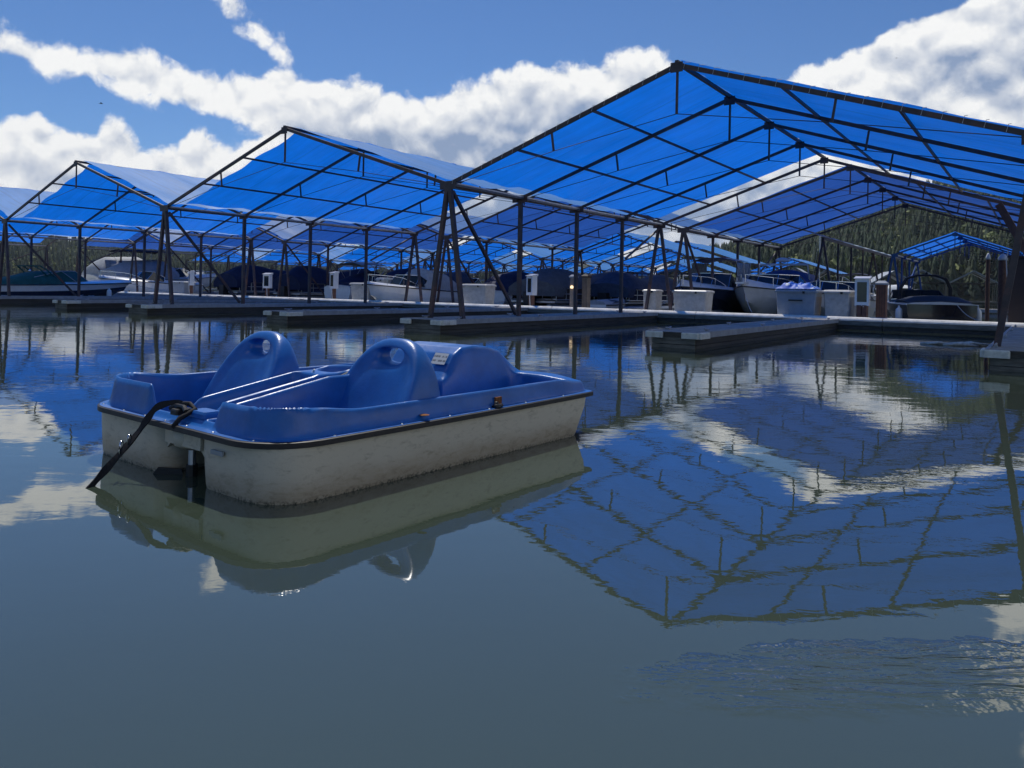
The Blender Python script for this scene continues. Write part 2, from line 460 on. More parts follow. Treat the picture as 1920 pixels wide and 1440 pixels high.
# ------------------------------------------------------------------ mesh builder
class MB:
    def __init__(self):
        self.v = []
        self.f = []

    def add(self, vs, fs):
        o = len(self.v)
        self.v += [tuple(p) for p in vs]
        self.f += [tuple(i + o for i in q) for q in fs]
        return self

    def box(self, c, s, rot=None):
        vs = []
        for dx in (-.5, .5):
            for dy in (-.5, .5):
                for dz in (-.5, .5):
                    p = Vector((dx * s[0], dy * s[1], dz * s[2]))
                    if rot is not None:
                        p = rot @ p
                    vs.append(p + Vector(c))
        return self.add(vs, [(0, 1, 3, 2), (4, 6, 7, 5), (0, 4, 5, 1), (2, 3, 7, 6), (0, 2, 6, 4), (1, 5, 7, 3)])

    def bbox(self, c, s, b):
        """box with chamfered vertical and top edges"""
        x, y, z = s[0] / 2, s[1] / 2, s[2] / 2
        def loop(i, zz):
            return [(c[0] + px, c[1] + py, c[2] + zz) for px, py in [(-x + i + b, -y + i), (x - i - b, -y + i), (x - i, -y + i + b), (x - i, y - i - b), (x - i - b, y - i), (-x + i + b, y - i), (-x + i, y - i - b), (-x + i, -y + i + b)]]
        return self.loft([loop(0, -z), loop(0, z - b), loop(b * .6, z)])

    def beam(self, p, q, w, h=None, up=(0, 0, 1)):
        p, q = Vector(p), Vector(q)
        h = h or w
        d = (q - p).normalized()
        u = Vector(up)
        if abs(d.dot(u)) > 0.98:
            u = Vector((0, 1, 0))
        s = d.cross(u).normalized()
        t = s.cross(d).normalized()
        vs = []
        for e in (p, q):
            for a, b in ((-1, -1), (1, -1), (1, 1), (-1, 1)):
                vs.append(e + s * (a * w / 2) + t * (b * h / 2))
        return self.add(vs, [(3, 2, 1, 0), (4, 5, 6, 7), (0, 1, 5, 4), (1, 2, 6, 5), (2, 3, 7, 6), (3, 0, 4, 7)])

    def path(self, pts, r, n=6, caps=True, rs=None):
        pts = [Vector(p) for p in pts]
        loops = []
        u = Vector((0, 0, 1))
        for i, p in enumerate(pts):
            d = (pts[min(i + 1, len(pts) - 1)] - pts[max(i - 1, 0)]).normalized()
            if abs(d.dot(u)) > 0.95:
                u2 = Vector((0, 1, 0)) if abs(d.y) < .9 else Vector((1, 0, 0))
            else:
                u2 = u
            s = d.cross(u2).normalized()
            t = s.cross(d).normalized()
            rr = rs[i] if rs else r
            loops.append([p + (s * math.cos(a) + t * math.sin(a)) * rr for a in [2 * math.pi * k / n for k in range(n)]])
        return self.loft(loops, True, caps, caps)

    def loft(self, loops, closed=True, cap0=True, cap1=True):
        n = len(loops[0])
        o = len(self.v)
        for lp in loops:
            self.v += [tuple(p) for p in lp]
        for i in range(len(loops) - 1):
            for j in range(n if closed else n - 1):
                a, b = o + i * n + j, o + i * n + (j + 1) % n
                self.f.append((a, b, b + n, a + n))
        if cap0:
            self.f.append(tuple(o + j for j in reversed(range(n))))
        if cap1:
            self.f.append(tuple(o + (len(loops) - 1) * n + j for j in range(n)))
        return self

    def lathe(self, prof, c, n=16):
        loops = [[(c[0] + r * math.cos(2 * math.pi * k / n), c[1] + r * math.sin(2 * math.pi * k / n), c[2] + z) for k in range(n)] for r, z in prof]
        return self.loft(loops)

    def grid(self, nx, ny, fn):
        o = len(self.v)
        for j in range(ny + 1):
            for i in range(nx + 1):
                self.v.append(tuple(fn(i / nx, j / ny)))
        for j in range(ny):
            for i in range(nx):
                a = o + j * (nx + 1) + i
                self.f.append((a, a + 1, a + nx + 2, a + nx + 1))
        return self

    def mesh(self, name, m, smooth=False):
        me = bpy.data.meshes.new(name)
        me.from_pydata(self.v, [], self.f)
        me.validate()
        if m:
            me.materials.append(m)
        if smooth:
            me.shade_smooth()
        me.update()
        return me

    def build(self, name, m, parent=None, smooth=False):
        o = bpy.data.objects.new(name, self.mesh(name, m, smooth))
        COL.objects.link(o)
        o.parent = parent
        return o


def edge_smooth(o, angle=40):
    o.data.shade_smooth()
    try:
        o.data.set_sharp_from_angle(angle=math.radians(angle))
    except Exception:
        pass
    return o


def tag(o, label=None, cat=None, group=None, kind=None):
    if label:
        o['label'] = label
    if cat:
        o['category'] = cat
    if group:
        o['group'] = group
    if kind:
        o['kind'] = kind
    return o


def thing(name, label, cat, loc=(0, 0, 0), rotz=0.0, group=None):
    o = bpy.data.objects.new(name, None)
    o.empty_display_size = 0.2
    COL.objects.link(o)
    o.location = loc
    o.rotation_euler = (0, 0, rotz)
    return tag(o, label, cat, group)


def at_uv(name, label, cat, u, v, z=0.0, rot=0.0, group=None):
    return thing(name, label, cat, W(u, v, z), TH + rot, group)


def copy_tree(o, parent=None):
    c = o.copy()
    COL.objects.link(c)
    if parent is not None:
        c.parent = parent
    for ch in list(o.children):
        copy_tree(ch, c)
    return c


# ------------------------------------------------------------------ water
def water_mat():
    m = bpy.data.materials.new('lake_water')
    m.use_nodes = True
    t = m.node_tree
    gg = G(t)
    t.nodes.remove(t.nodes['Principled BSDF'])
    body = gg.node('ShaderNodeBsdfDiffuse')
    body.inputs['Color'].default_value = (0.048, 0.066, 0.047, 1)
    gl = gg.node('ShaderNodeBsdfGlossy')
    gl.inputs['Roughness'].default_value = 0.01
    fr = gg.node('ShaderNodeFresnel')
    fr.inputs['IOR'].default_value = 1.333
    mx = gg.node('ShaderNodeMixShader')
    gg.l.new(gg.m('POWER', fr.outputs[0], 0.56), mx.inputs[0])
    gg.l.new(body.outputs[0], mx.inputs[1])
    gg.l.new(gl.outputs[0], mx.inputs[2])
    gg.l.new(mx.outputs[0], t.nodes['Material Output'].inputs['Surface'])
    c = gg.node('ShaderNodeTexCoord')
    v = c.outputs['Object']
    mp = gg.node('ShaderNodeMapping')
    mp.inputs['Scale'].default_value = (0.8, 1.25, 1)
    gg.l.new(v, mp.inputs['Vector'])
    big = gg.noise(mp.outputs[0], 0.45, 3.0, 0.5)
    mid = gg.noise(mp.outputs[0], 2.1, 3.0, 0.5, 0.4)
    fine = gg.noise(mp.outputs[0], 9.0, 3.0, 0.55, 0.5)
    # breeze patches: calm near the camera, more ruffled among the docks
    sp = gg.node('ShaderNodeSeparateXYZ')
    gg.l.new(v, sp.inputs[0])
    calm = gg.smooth(gg.m('ADD', sp.outputs[1], gg.m('MULTIPLY', gg.m('SUBTRACT', gg.noise(v, 0.12, 3.0, 0.5), 0.5), 14.0)), 1.0, 14.0, 0.35, 1.0)
    # one small cat's-paw of ripples on the right
    qx = gg.m('SUBTRACT', sp.outputs[0], 1.12)
    qy = gg.m('SUBTRACT', gg.m('ADD', sp.outputs[1], gg.m('MULTIPLY', qx, -0.10)), 2.13)
    rr = gg.m('ADD', gg.m('POWER', gg.m('DIVIDE', qx, 0.75), 2.0), gg.m('POWER', gg.m('DIVIDE', qy, 0.20), 2.0))
    paw = gg.m('MULTIPLY', gg.smooth(gg.m('ADD', rr, gg.m('MULTIPLY', gg.m('SUBTRACT', gg.noise(v, 5.0, 4.0, 0.6), 0.5), 2.2)), 0.0, 1.25, 1.0, 0.0), gg.smooth(sp.outputs[2], -1, 1, 1, 1))
    mpp = gg.node('ShaderNodeMapping')
    mpp.inputs['Rotation'].default_value = (0, 0, math.radians(-14))
    mpp.inputs['Scale'].default_value = (5.0, 24.0, 1)
    gg.l.new(v, mpp.inputs['Vector'])
    rip = gg.noise(mpp.outputs[0], 1.0, 3.0, 0.5, 0.8)
    h = gg.m('ADD', gg.m('MULTIPLY', big, 0.006), gg.m('MULTIPLY', gg.m('MULTIPLY', gg.m('ADD', gg.m('MULTIPLY', mid, 0.0026), gg.m('MULTIPLY', fine, 0.0006)), 1.0), calm))
    h = gg.m('ADD', h, gg.m('MULTIPLY', gg.m('MULTIPLY', rip, paw), 0.011))
    bn = gg.node('ShaderNodeBump')
    bn.inputs['Strength'].default_value = 1.0
    bn.inputs['Distance'].default_value = 1.0
    gg.l.new(h, bn.inputs['Height'])
    gg.l.new(bn.outputs[0], gl.inputs['Normal'])
    gg.l.new(bn.outputs[0], fr.inputs['Normal'])
    return m


M_WATER = water_mat()
w_ = MB()
w_.add([(-3400, -300, 0), (3400, -300, 0), (3400, 3400, 0), (-3400, 3400, 0)], [(0, 1, 2, 3)])
tag(w_.build('water', M_WATER), kind='structure')


# ------------------------------------------------------------------ hills and forest
def interp(x, pts):
    xs, ys = zip(*pts)
    return np.interp(x, xs, ys)


HILL_R = [(-0.35, 0.0), (-0.05, 0.0), (0.16, 0.002), (0.215, 0.036), (0.27, 0.048), (0.34, 0.066), (0.40, 0.082), (0.46, 0.108), (0.52, 0.130), (0.60, 0.145), (0.70, 0.150), (0.85, 0.135), (1.05, 0.115), (1.3, 0.09), (1.6, 0.05)]
HILL_L = [(-1.6, 0.05), (-1.2, 0.07), (-0.9, 0.062), (-0.7, 0.052), (-0.6, 0.048), (-0.5, 0.042), (-0.40, 0.034), (-0.33, 0.030), (-0.2, 0.024), (0.0, 0.02), (0.25, 0.0)]
HILL_F = [(-1.6, 0.03), (-0.6, 0.034), (-0.3, 0.040), (-0.06, 0.046), (0.05, 0.046), (0.13, 0.044), (0.22, 0.038), (0.3, 0.038), (0.5, 0.03), (1.6, 0.03)]


def hill_height(a, r, prof, r0, r1):
    """slope profile between shore r0 and ridge r1; ridge subtends prof(a)"""
    t = np.clip((r - r0) / (r1 - r0), 0, 1.6)
    hr = interp(a, prof) * r1
    up = np.where(t <= 1, t ** 0.9, 1 - 0.3 * (t - 1))
    return -1.5 + (hr + 1.5) * np.clip(up, -0.2, 1) * np.clip(t * 60, 0, 1)


def hill(name, prof, r0, r1, a0, a1, m, na=120, nr=26):
    mb = MB()
    def fn(i, j):
        a = a0 + (a1 - a0) * i
        r = r0 + (r1 * 1.25 - r0) * j
        z = float(hill_height(np.array(a), np.array(r), prof, r0, r1))
        z += (mnoise.noise(Vector((a * 30, r / 90, 3))) * 0.05 + mnoise.noise(Vector((a * 9, r / 300, 8))) * 0.08) * max(0, z)
        return (r * math.sin(a), r * math.cos(a), z)
    mb.grid(na, nr, fn)
    return tag(mb.build(name, m, smooth=True), kind='structure')


M_GROUND = mat('forest_floor', (0.040, 0.045, 0.022), 0.95, 0.1, var=0.4, vscale=0.02, color2=(0.085, 0.080, 0.040), mask=(0.5, 0.7))
M_FARHILL = mat('bare_hillside', (0.12, 0.125, 0.095), 0.95, 0.1, var=0.35, vscale=0.012, color2=(0.030, 0.045, 0.026), mask=(0.46, 0.58))
hill('hill', HILL_F, 1500, 2400, -1.4, 1.4, M_FARHILL, 160, 30)
hill('hill', HILL_R, 330, 1150, 0.10, 1.5, M_GROUND, 140, 40)
hill('hill', HILL_L, 650, 1350, -1.5, 0.22, M_GROUND, 140, 30)


def conifer_mesh(rng, detail=6, seg=7):
    """unit-high conifer: short bare trunk and ragged whorls"""
    v, f = [], []
    for k in range(detail):
        z0 = 0.10 + 0.84 * k / detail
        z1 = min(1.0, z0 + 0.30)
        r = (1 - z0) * 0.20 + 0.012
        o = len(v)
        v.append((rng.uniform(-.01, .01), rng.uniform(-.01, .01), z1))
        n = seg * 2
        ph = rng.uniform(0, 6.28)
        for j in range(n):
            a = ph + 2 * math.pi * j / n
            rr = r * (rng.uniform(0.85, 1.2) if j % 2 == 0 else rng.uniform(0.35, 0.6))
            v.append((rr * math.cos(a), rr * math.sin(a), z0 + rng.uniform(-.03, .03) + (0.05 if j % 2 else -0.02)))
        for j in range(n):
            f.append((o, o + 1 + j, o + 1 + (j + 1) % n))
    return np.array(v), np.array(f)


def leafy_mesh(rng, n=46):
    v, f = [], []
    for k in range(n):
        a, b = rng.uniform(0, 6.28), rng.uniform(-1, 1)
        r = 0.30 * rng.uniform(0.55, 1.0)
        c = np.array([r * math.cos(a) * math.sqrt(1 - b * b), r * math.sin(a) * math.sqrt(1 - b * b), 0.60 + 0.38 * b * rng.uniform(.8, 1)])
        q = np.array([rng.normal(0, 1, 3), rng.normal(0, 1, 3)])
        q /= np.linalg.norm(q, axis=1)[:, None]
        s = rng.uniform(0.06, 0.13)
        o = len(v)
        v += [tuple(c + s * (q[0] * x + q[1] * y)) for x, y in ((-1, -1), (1, -1), (1, 1), (-1, 1))]
        f += [(o, o + 1, o + 2), (o, o + 2, o + 3)]
    return np.array(v), np.array(f)


def forest(name, protos, pts, heights, widths, m, seed):
    rng = np.random.default_rng(seed)
    V, F, o = [], [], 0
    for p, h, w in zip(pts, heights, widths):
        pv, pf = protos[rng.integers(len(protos))]
        a = rng.uniform(0, 6.28)
        ca, sa = math.cos(a), math.sin(a)
        q = np.empty_like(pv)
        q[:, 0] = (pv[:, 0] * ca - pv[:, 1] * sa) * h * w + p[0]
        q[:, 1] = (pv[:, 0] * sa + pv[:, 1] * ca) * h * w + p[1]
        q[:, 2] = pv[:, 2] * h + p[2]
        V.append(q)
        F.append(pf + o)
        o += len(pv)
    V, F = np.concatenate(V), np.concatenate(F)
    me = bpy.data.meshes.new(name)
    me.vertices.add(len(V))
    me.vertices.foreach_set('co', V.ravel())
    me.loops.add(len(F) * 3)
    me.loops.foreach_set('vertex_index', F.ravel().astype(np.int32))
    me.polygons.add(len(F))
    me.polygons.foreach_set('loop_start', np.arange(0, len(F) * 3, 3, dtype=np.int32))
    me.update(calc_edges=True)
    me.materials.append(m)
    ob = bpy.data.objects.new(name, me)
    COL.objects.link(ob)
    return tag(ob, kind='stuff')


rng = np.random.default_rng(5)
CONS = [conifer_mesh(rng, 6, 5) for _ in range(5)]
LEAFS = [leafy_mesh(rng) for _ in range(4)]


def scatter(n, a0, a1, r0, r1, prof, p0, p1, power=1.0):
    a = rng.uniform(a0, a1, n)
    r = r0 + (r1 - r0) * rng.uniform(0, 1, n) ** power
    z = hill_height(a, r, prof, p0, p1) - 0.8
    keep = z > -0.6
    a, r, z = a[keep], r[keep], z[keep]
    z = z * 1.0
    return np.stack([r * np.sin(a), r * np.cos(a), z], 1)


pR = scatter(9000, 0.17, 0.85, 336, 1180, HILL_R, 330, 1150, 1.25)
forest('conifer_forest', CONS, pR, 6 + 17 * rng.beta(2, 2.2, len(pR)), rng.uniform(0.65, 1.35, len(pR)), M_NEEDLE, 1)
pR2 = scatter(2400, 0.17, 0.85, 336, 1100, HILL_R, 330, 1150, 1.1)
forest('leafy_forest', LEAFS, pR2, rng.uniform(6, 16, len(pR2)), rng.uniform(0.8, 1.3, len(pR2)), M_LEAF, 2)
pL = scatter(6000, -0.85, 0.16, 655, 1370, HILL_L, 650, 1350, 1.2)
forest('conifer_forest', CONS, pL, rng.uniform(8, 19, len(pL)), rng.uniform(0.8, 1.3, len(pL)), M_NEEDLE, 3)
pL2 = scatter(900, -0.85, 0.16, 655, 1200, HILL_L, 650, 1350, 1.0)
forest('leafy_forest', LEAFS, pL2, rng.uniform(7, 12, len(pL2)), rng.uniform(0.9, 1.5, len(pL2)), M_LEAF, 4)


def spruce(x, y, z, h, label, seed):
    r = random.Random(seed)
    t = thing('spruce_tree', label, 'tree', (x, y, z), r.uniform(0, 6), 'tall conifers along the far shore')
    MB().path([(0, 0, -1), (0.05 * r.uniform(-1, 1), 0, h * .5), (0, 0, h * .97)], 0.2, 6, True, [h * .016, h * .011, 0.03]).build('trunk', M_BARK, t)
    mb = MB()
    n = 26
    for k in range(n):
        f = k / n
        zz = h * (0.14 + 0.84 * f)
        R = h * (0.155 * (1 - f) ** 0.8 + 0.008)
        for j in range(7):
            a = k * 2.4 + j * 0.8976 + r.uniform(-.3, .3)
            rr = R * r.uniform(0.55, 1.15)
            d = Vector((math.cos(a), math.sin(a), 0))
            s = Vector((-d.y, d.x, 0))
            w = rr * 0.34 + .1
            b0 = Vector((0, 0, zz + h * .02))
            tip = d * rr + Vector((0, 0, zz - rr * r.uniform(.25, .5)))
            mid = d * rr * .55 + Vector((0, 0, zz - rr * .08))
            mb.add([b0, mid + s * w, tip, mid - s * w, mid - Vector((0, 0, w * .9))], [(0, 1, 2), (0, 2, 3), (0, 4, 2)])
    mb.build('crown', M_NEEDLE, t)
    return t


shore = [(0.545, 344, 22), (0.556, 350, 19), (0.566, 341, 25), (0.574, 356, 21), (0.582, 345, 26), (0.590, 352, 20), (0.532, 352, 17), (0.520, 360, 18), (0.505, 350, 14), (0.47, 362, 15), (0.44, 356, 16), (0.25, 350, 15), (0.235, 345, 13), (0.28, 352, 14), (0.31, 356, 17), (0.345, 348, 13)]
lab = ['tall dark spruce by the white capped piling', 'narrow spruce just left of the shore spruces by the piling', 'broad tall spruce behind the far right blue roof', 'slim spruce right of the small blue roof', 'tallest spruce at the right edge of the shore', 'dark spruce next to the tallest shore spruce',
       'short spruce above the small blue roof on the right', 'spruce behind the ridge of the small blue roof', 'small spruce over the grey boathouse roof', 'spruce above the left end of the small blue roof', 'spruce behind the receding row of thin posts', 'leading spruce at the left foot of the wooded hill',
       'small spruce where the wooded hill meets the bare hill', 'spruce above the white cabin cruiser', 'spruce behind the rear legs of the faded tarp shelter', 'spruce behind the sailboat mast']
for i, ((a, r, h), lb) in enumerate(zip(shore, lab)):
    z = float(hill_height(np.array(a), np.array(r), HILL_R, 330, 1150))
    spruce(r * math.sin(a), r * math.cos(a), z - .5, h, lb, 100 + i)


# ------------------------------------------------------------------ tarp-roofed boat shelters
def tarp_panel(Dx, ax, L, V, R, inset0, inset1, side, nb, seed, parent, m, lift=0.125, low=0.30):
    """one roof slope; side -1 left (eave at x=0), +1 right (eave at x=Dx)"""
    mb = MB()
    rnd = random.Random(seed)
    off = rnd.uniform(0, 100)
    def fn(i, j):
        s = i
        if side < 0:
            x = low + (ax - low) * s
            zz = V + (R - V) * x / ax
        else:
            x = Dx - low + (ax - Dx + low) * s
            zz = V + (R - V) * (Dx - x) / (Dx - ax)
        sc = 0.10 * math.sin(math.pi * ((s * 3) % 1.0)) ** 2
        y = (inset0 + sc) + (L - inset0 - inset1 - 2 * sc) * j
        fr = (y / L * nb) % 1.0
        sag = -0.055 * math.sin(math.pi * fr) ** 2 * (0.4 + 0.6 * math.sin(math.pi * s))
        rip = 0.032 * mnoise.noise(Vector((x * 0.5 + off, y * 2.2, off))) + 0.014 * mnoise.noise(Vector((x * 1.2, y * 5.0, off)))
        edge = -0.05 * (1 - min(1, s * 8)) * (0.5 + 0.5 * math.sin(y * 4.0))
        return (x, y, zz + lift + sag + rip + edge * .6)
    mb.grid(20, 44, fn)
    o = mb.build('tarp_panel', m, parent, True)
    return o


def make_shelter(label, Dx, L, V, R, nb=4, m=None, right=False, ax=None, inset=(0.55, 0.60), seed=1, frame=None, base=DECK, legs0=True):
    root = thing('boat_shelter', label, 'boat shelter', group='blue tarp boat shelters of the marina')
    frame = frame or M_STEEL
    ax = ax or Dx / 2
    m = m or M_TARP
    for j in range(nb + 1):
        y = L * j / nb
        nm = 'gable_rafter' if j in (0, nb) else 'rafter'
        hh = 0.09 if j in (0, nb) else 0.08
        MB().beam((0, y, V), (ax, y, R), 0.055, hh).build(nm, frame, root)
        MB().beam((ax, y, R), (Dx, y, V), 0.055, hh).build(nm, frame, root)
        MB().beam((ax, y, R - .06), (ax, y, R - 0.98), 0.042).build('king_post', frame, root)
        zq = (V + R) / 2
        drop = 0.46
        for s in (0.5, 1.5):
            xq = ax * s if s < 1 else ax + (Dx - ax) * .5
            lean = 0.06 if s < 1 else -0.06
            MB().beam((xq, y, zq - .05), (xq + lean, y, zq - drop), 0.04).build('strut', frame, root)
        xq2 = ax + (Dx - ax) * .5
        MB().path([(0.05, y, V - .03), (ax * .5 + .06, y, zq - drop), (ax, y, R - 0.98), (xq2 - .06, y, zq - drop), (Dx - .05, y, V - .03)], 0.009, 5).build('tie_rod', M_ROD, root)
    for k in (1 / 3, 2 / 3):
        z = V + (R - V) * k
        MB().beam((ax * k, 0.0, z + .015), (ax * k, L, z + .015), 0.045, 0.055).build('purlin', frame, root)
        MB().beam((Dx - (Dx - ax) * k, 0.0, z + .015), (Dx - (Dx - ax) * k, L, z + .015), 0.045, 0.055).build('purlin', frame, root)
    MB().beam((ax, -.06, R + .05), (ax, L + .06, R + .05), 0.07, 0.08).build('ridge_beam', frame, root)
    for j in range(nb + 1):
        y = L * j / nb
        for x, z in ((ax, R - .05), (.12, V - .02), (Dx - .12, V - .02)):
            MB().box((x, y - .045, z), (.26, .012, .20)).build('gusset_plate', frame, root)
    sides = [(0.0, 1)] + ([(Dx, -1)] if right else [])
    for x, sg in sides:
        MB().beam((x - .07, -.05, V), (x - .07, L + .05, V), 0.09, 0.10).build('eave_beam', frame, root)
        MB().path([(x + .10 * sg, -.05, V + .02), (x + .10 * sg, L * .5, V - .01), (x + .10 * sg, L + .05, V + .02)], 0.045, 6).build('eave_pipe', M_GALV, root)
        for y in (0, L):
            for q in (-.52, .52):
                MB().beam((x + q * .06, y, V - .02), (x + q, y, base), 0.10, 0.10, up=(0, 1, 0)).build('leg', frame, root)
        for j in range(1, nb):
            MB().beam((x, L * j / nb, V - .02), (x, L * j / nb, base), 0.10, 0.10, up=(0, 1, 0)).build('post', frame, root)
        MB().beam((x + .02, .12, V - .15), (x + .02, L / nb - .15, base + .05), 0.075).build('brace', frame, root)
        MB().beam((x + .02, L - .12, V - .15), (x + .02, L - L / nb + .25, V - 1.4), 0.06).build('brace', frame, root)
    tarp_panel(Dx, ax, L, V, R, inset[0], inset[1], -1, nb, seed, root, m)
    tarp_panel(Dx, ax, L, V, R, max(.12, inset[0] - .3), inset[1], 1, nb, seed + 50, root, m, low=-.25 if right else .30)
    return root


def place(o, u, v, label=None, group=None):
    o.location = W(u, v)
    o.rotation_euler = (0, 0, TH)
    if label:
        o['label'] = label
    if group:
        o['group'] = group
    return o


GS = 'blue tarp boat shelters of the marina'
main = make_shelter('largest and nearest bright blue tarp shelter, its roof filling the upper right', 11.95, L_A, V_H, R_H, right=True, ax=5.92, inset=(0.22, 0.62), seed=11)
place(main, 0, 0)
lc = MB()
for k in range(20):
    for sg in (-1, 1):
        f = (k + .5) / 20
        x = 5.92 * f if sg < 0 else 5.92 + (11.95 - 5.92) * f
        z = V_H + (R_H - V_H) * (f if sg < 0 else 1 - f)
        lc.path([(x, -.06, z - .05), (x + .03, -.06, z + .07), (x + .06, .16, z + .12)], .006, 4)
tag(lc.build('lacing', M_LACE, main), kind='stuff')
pA = make_shelter('x', D, L_A, V_H, R_H, seed=21)
labs = ['bright blue tarp shelter left of the largest one, behind the pedal boat', 'bright blue tarp shelter over the boat with the green canvas', 'blue tarp shelter cut by the left edge, past the green canvas boat', 'blue tarp shelter farthest left in the front row']
for k in range(1, 5):
    o = pA if k == 1 else copy_tree(pA)
    place(o, -D * k, 0, labs[k - 1])
pB = make_shelter('x', D, L_B, V_H, R_H + .05, m=M_TARP2, seed=31, inset=(0.12, 0.12))
labs = ['dull purple blue tarp shelter behind the largest one, over the white cruiser', 'dull blue tarp shelter behind the walkway over the grey covered pontoon boat', 'dull blue tarp shelter behind the walkway over the navy covered pontoon boat', 'dull blue tarp shelter behind the walkway over the white canvas cruiser',
        'dull blue tarp shelter at the far left end behind the walkway']
for k in range(0, 5):
    o = pB if k == 0 else copy_tree(pB)
    place(o, -D * k, L_A + GAP, labs[k])
pC = make_shelter('x', D, 9.6, V_H - .1, R_H - .1, nb=3, seed=41)
first = True
for row, (v0, u0, ks) in enumerate([(37.0, -8.5, range(1, 6)), (49.2, -8.5, range(1, 6)), (71.0, -8.5, range(2, 7)), (83.0, -20.5, range(0, 6))]):
    for k in ks:
        o = pC if first else copy_tree(pC)
        first = False
        place(o, u0 - D * k, v0, 'small looking blue tarp shelter in the distant rows beyond the far channel', 'distant blue tarp shelters')
sm = make_shelter('small lone bright blue tarp shelter before the wooded hill on the right', 6.4, 10.2, 3.55, 4.75, nb=3, seed=61, inset=(0.1, 0.1), frame=M_BLUECANV, right=True)
place(sm, 4.6, 36.2)


# bare row of posts with a pale rolled tarp edge, right of the dull roof
t = at_uv('shelter_frame', 'receding row of thin dark posts with a pale tarp edge before the wooded hill', 'shelter frame', 3.9, 21.5)
FL = 24.5
MB().beam((0, 0, V_H), (0, FL, V_H), .11, .12).build('eave_beam', M_STEEL, t)
MB().grid(3, 40, lambda i, j: (-.55 + .6 * i, FL * j, V_H + .10 + .16 * (1 - i) + .03 * math.sin(j * 60))).build('tarp_edge', M_PALETARP, t, True)
for k in range(9):
    y = FL * k / 8
    if k in (0, 4, 8):
        for q in (-.5, .5):
            MB().beam((0, y, V_H), (q, y, DECK), .09, up=(0, 1, 0)).build('leg', M_STEEL, t)
    else:
        MB().beam((0, y, V_H), (0, y, DECK), .08, up=(0, 1, 0)).build('post', M_STEEL, t)
MB().beam((0, FL * .5, V_H), (0, FL * .63, DECK + .1), .06).build('brace', M_STEEL, t)


# ------------------------------------------------------------------ docks
def planks(mb, x0, x1, y0, y1, z, along_x=True, w=0.14, gap=0.008, seed=1, th=0.035):
    r = random.Random(seed)
    y = y0
    while y < y1 - .02:
        h = z + r.uniform(-.003, .003)
        e = min(y + w - gap, y1)
        if along_x:
            mb.box(((x0 + x1) / 2, (y + e) / 2, h - th / 2), (x1 - x0, e - y, th))
        else:
            mb.box(((y + e) / 2, (x0 + x1) / 2, h - th / 2), (e - y, x1 - x0, th))
        y += w
    return mb


def make_finger(label, hw, v0, v1, cat='dock'):
    t = thing('finger_pier', label, cat, group='finger piers reaching into the water')
    tag(planks(MB(), -hw + .05, hw - .05, v0, v1, DECK, seed=int(hw * 100)).build('plank', M_DECK, t), kind='stuff')
    for s in (-1, 1):
        MB().box((s * (hw - .02), (v0 + v1) / 2, DECK - .045), (.055, v1 - v0, .12)).build('fascia_board', M_FASCIA, t)
        for k in range(2):
            MB().box((s * (hw - .075), (v0 + v1) / 2 + .02, DECK - .165 - k * .135), (.05, v1 - v0 - .02, .125)).build('side_board', M_TIMBER, t)
    for k in range(2):
        MB().box((0, v0 + .03, DECK - .165 - k * .135), (2 * hw - .12, .05, .125)).build('end_board', M_TIMBERG, t)
    MB().box((0, v0 + .02, DECK - .05), (2 * hw - .12, .05, .10)).build('end_board', M_TIMBER, t)
    for s in (-1, 1):
        mb = MB()
        mb.bbox((s * (hw - .14), v0 - .035, DECK - .055), (.34, .07, .115), .018)
        mb.bbox((s * (hw + .035), v0 + .22, DECK - .055), (.07, .50, .115), .018)
        mb.build('corner_bumper', M_BUMPER, t)
    for s in (-1, 1):
        for f_ in (.06, .36, .66, .92):
            yc = v0 + (v1 - v0) * f_
            mb = MB()
            mb.box((s * (hw - .10), yc, DECK + .02), (.05, .08, .04))
            mb.path([(s * (hw - .10), yc - .13, DECK + .055), (s * (hw - .10), yc - .05, DECK + .045), (s * (hw - .10), yc + .05, DECK + .045), (s * (hw - .10), yc + .13, DECK + .055)], .016, 6)
            mb.build('cleat', M_GALV, t)
    y = v0 + .4
    fl = MB()
    while y < v1 - .8:
        fl.box((0, y + .5, 0.01), (2 * hw - .25, 1.0, .28))
        y += 1.25
    fl.build('float', M_FLOAT, t)
    return t


WALK0 = 11.2
WALKZ = 0.262
f_big = make_finger('x', 0.62, -0.9, WALK0)
labs = {0: 'finger pier with post legs in front, below the largest roof left corner', -1: 'finger pier with post legs left of the pedal boat backrests', -2: 'finger pier carrying the leftmost post legs', 1: 'finger pier at the right edge with a slanting brown leg', -3: 'finger pier beyond the left edge of the marina'}
for i, k in enumerate([0, -1, -2, -3, 1]):
    o = f_big if i == 0 else copy_tree(f_big)
    place(o, k * D if k < 1 else 11.95, 0 if k < 1 else -0.2, labs[k])
f_mid = make_finger('x', 0.50, -0.75, WALK0)
labs = ['bare finger pier without posts, nearest on the right', 'bare narrow finger pier left of the post legs, directly behind the pedal boat', 'bare narrow finger pier beside the green canvas boat', 'bare narrow finger pier farthest left']
for i, u in enumerate([6.25, -5.55, -D * 1.5 + .6, -D * 2.5]):
    o = f_mid if i == 0 else copy_tree(f_mid)
    place(o, u, 0, labs[i])
f_back = make_finger('x', 0.55, -13.6, 0)
for i in range(10):
    o = f_back if i == 0 else copy_tree(f_back)
    place(o, -D * .5 * i, L_A + GAP, 'finger pier behind the walkway between the sheltered boats', 'rear finger piers')
    o.rotation_euler = (0, 0, TH + math.pi)

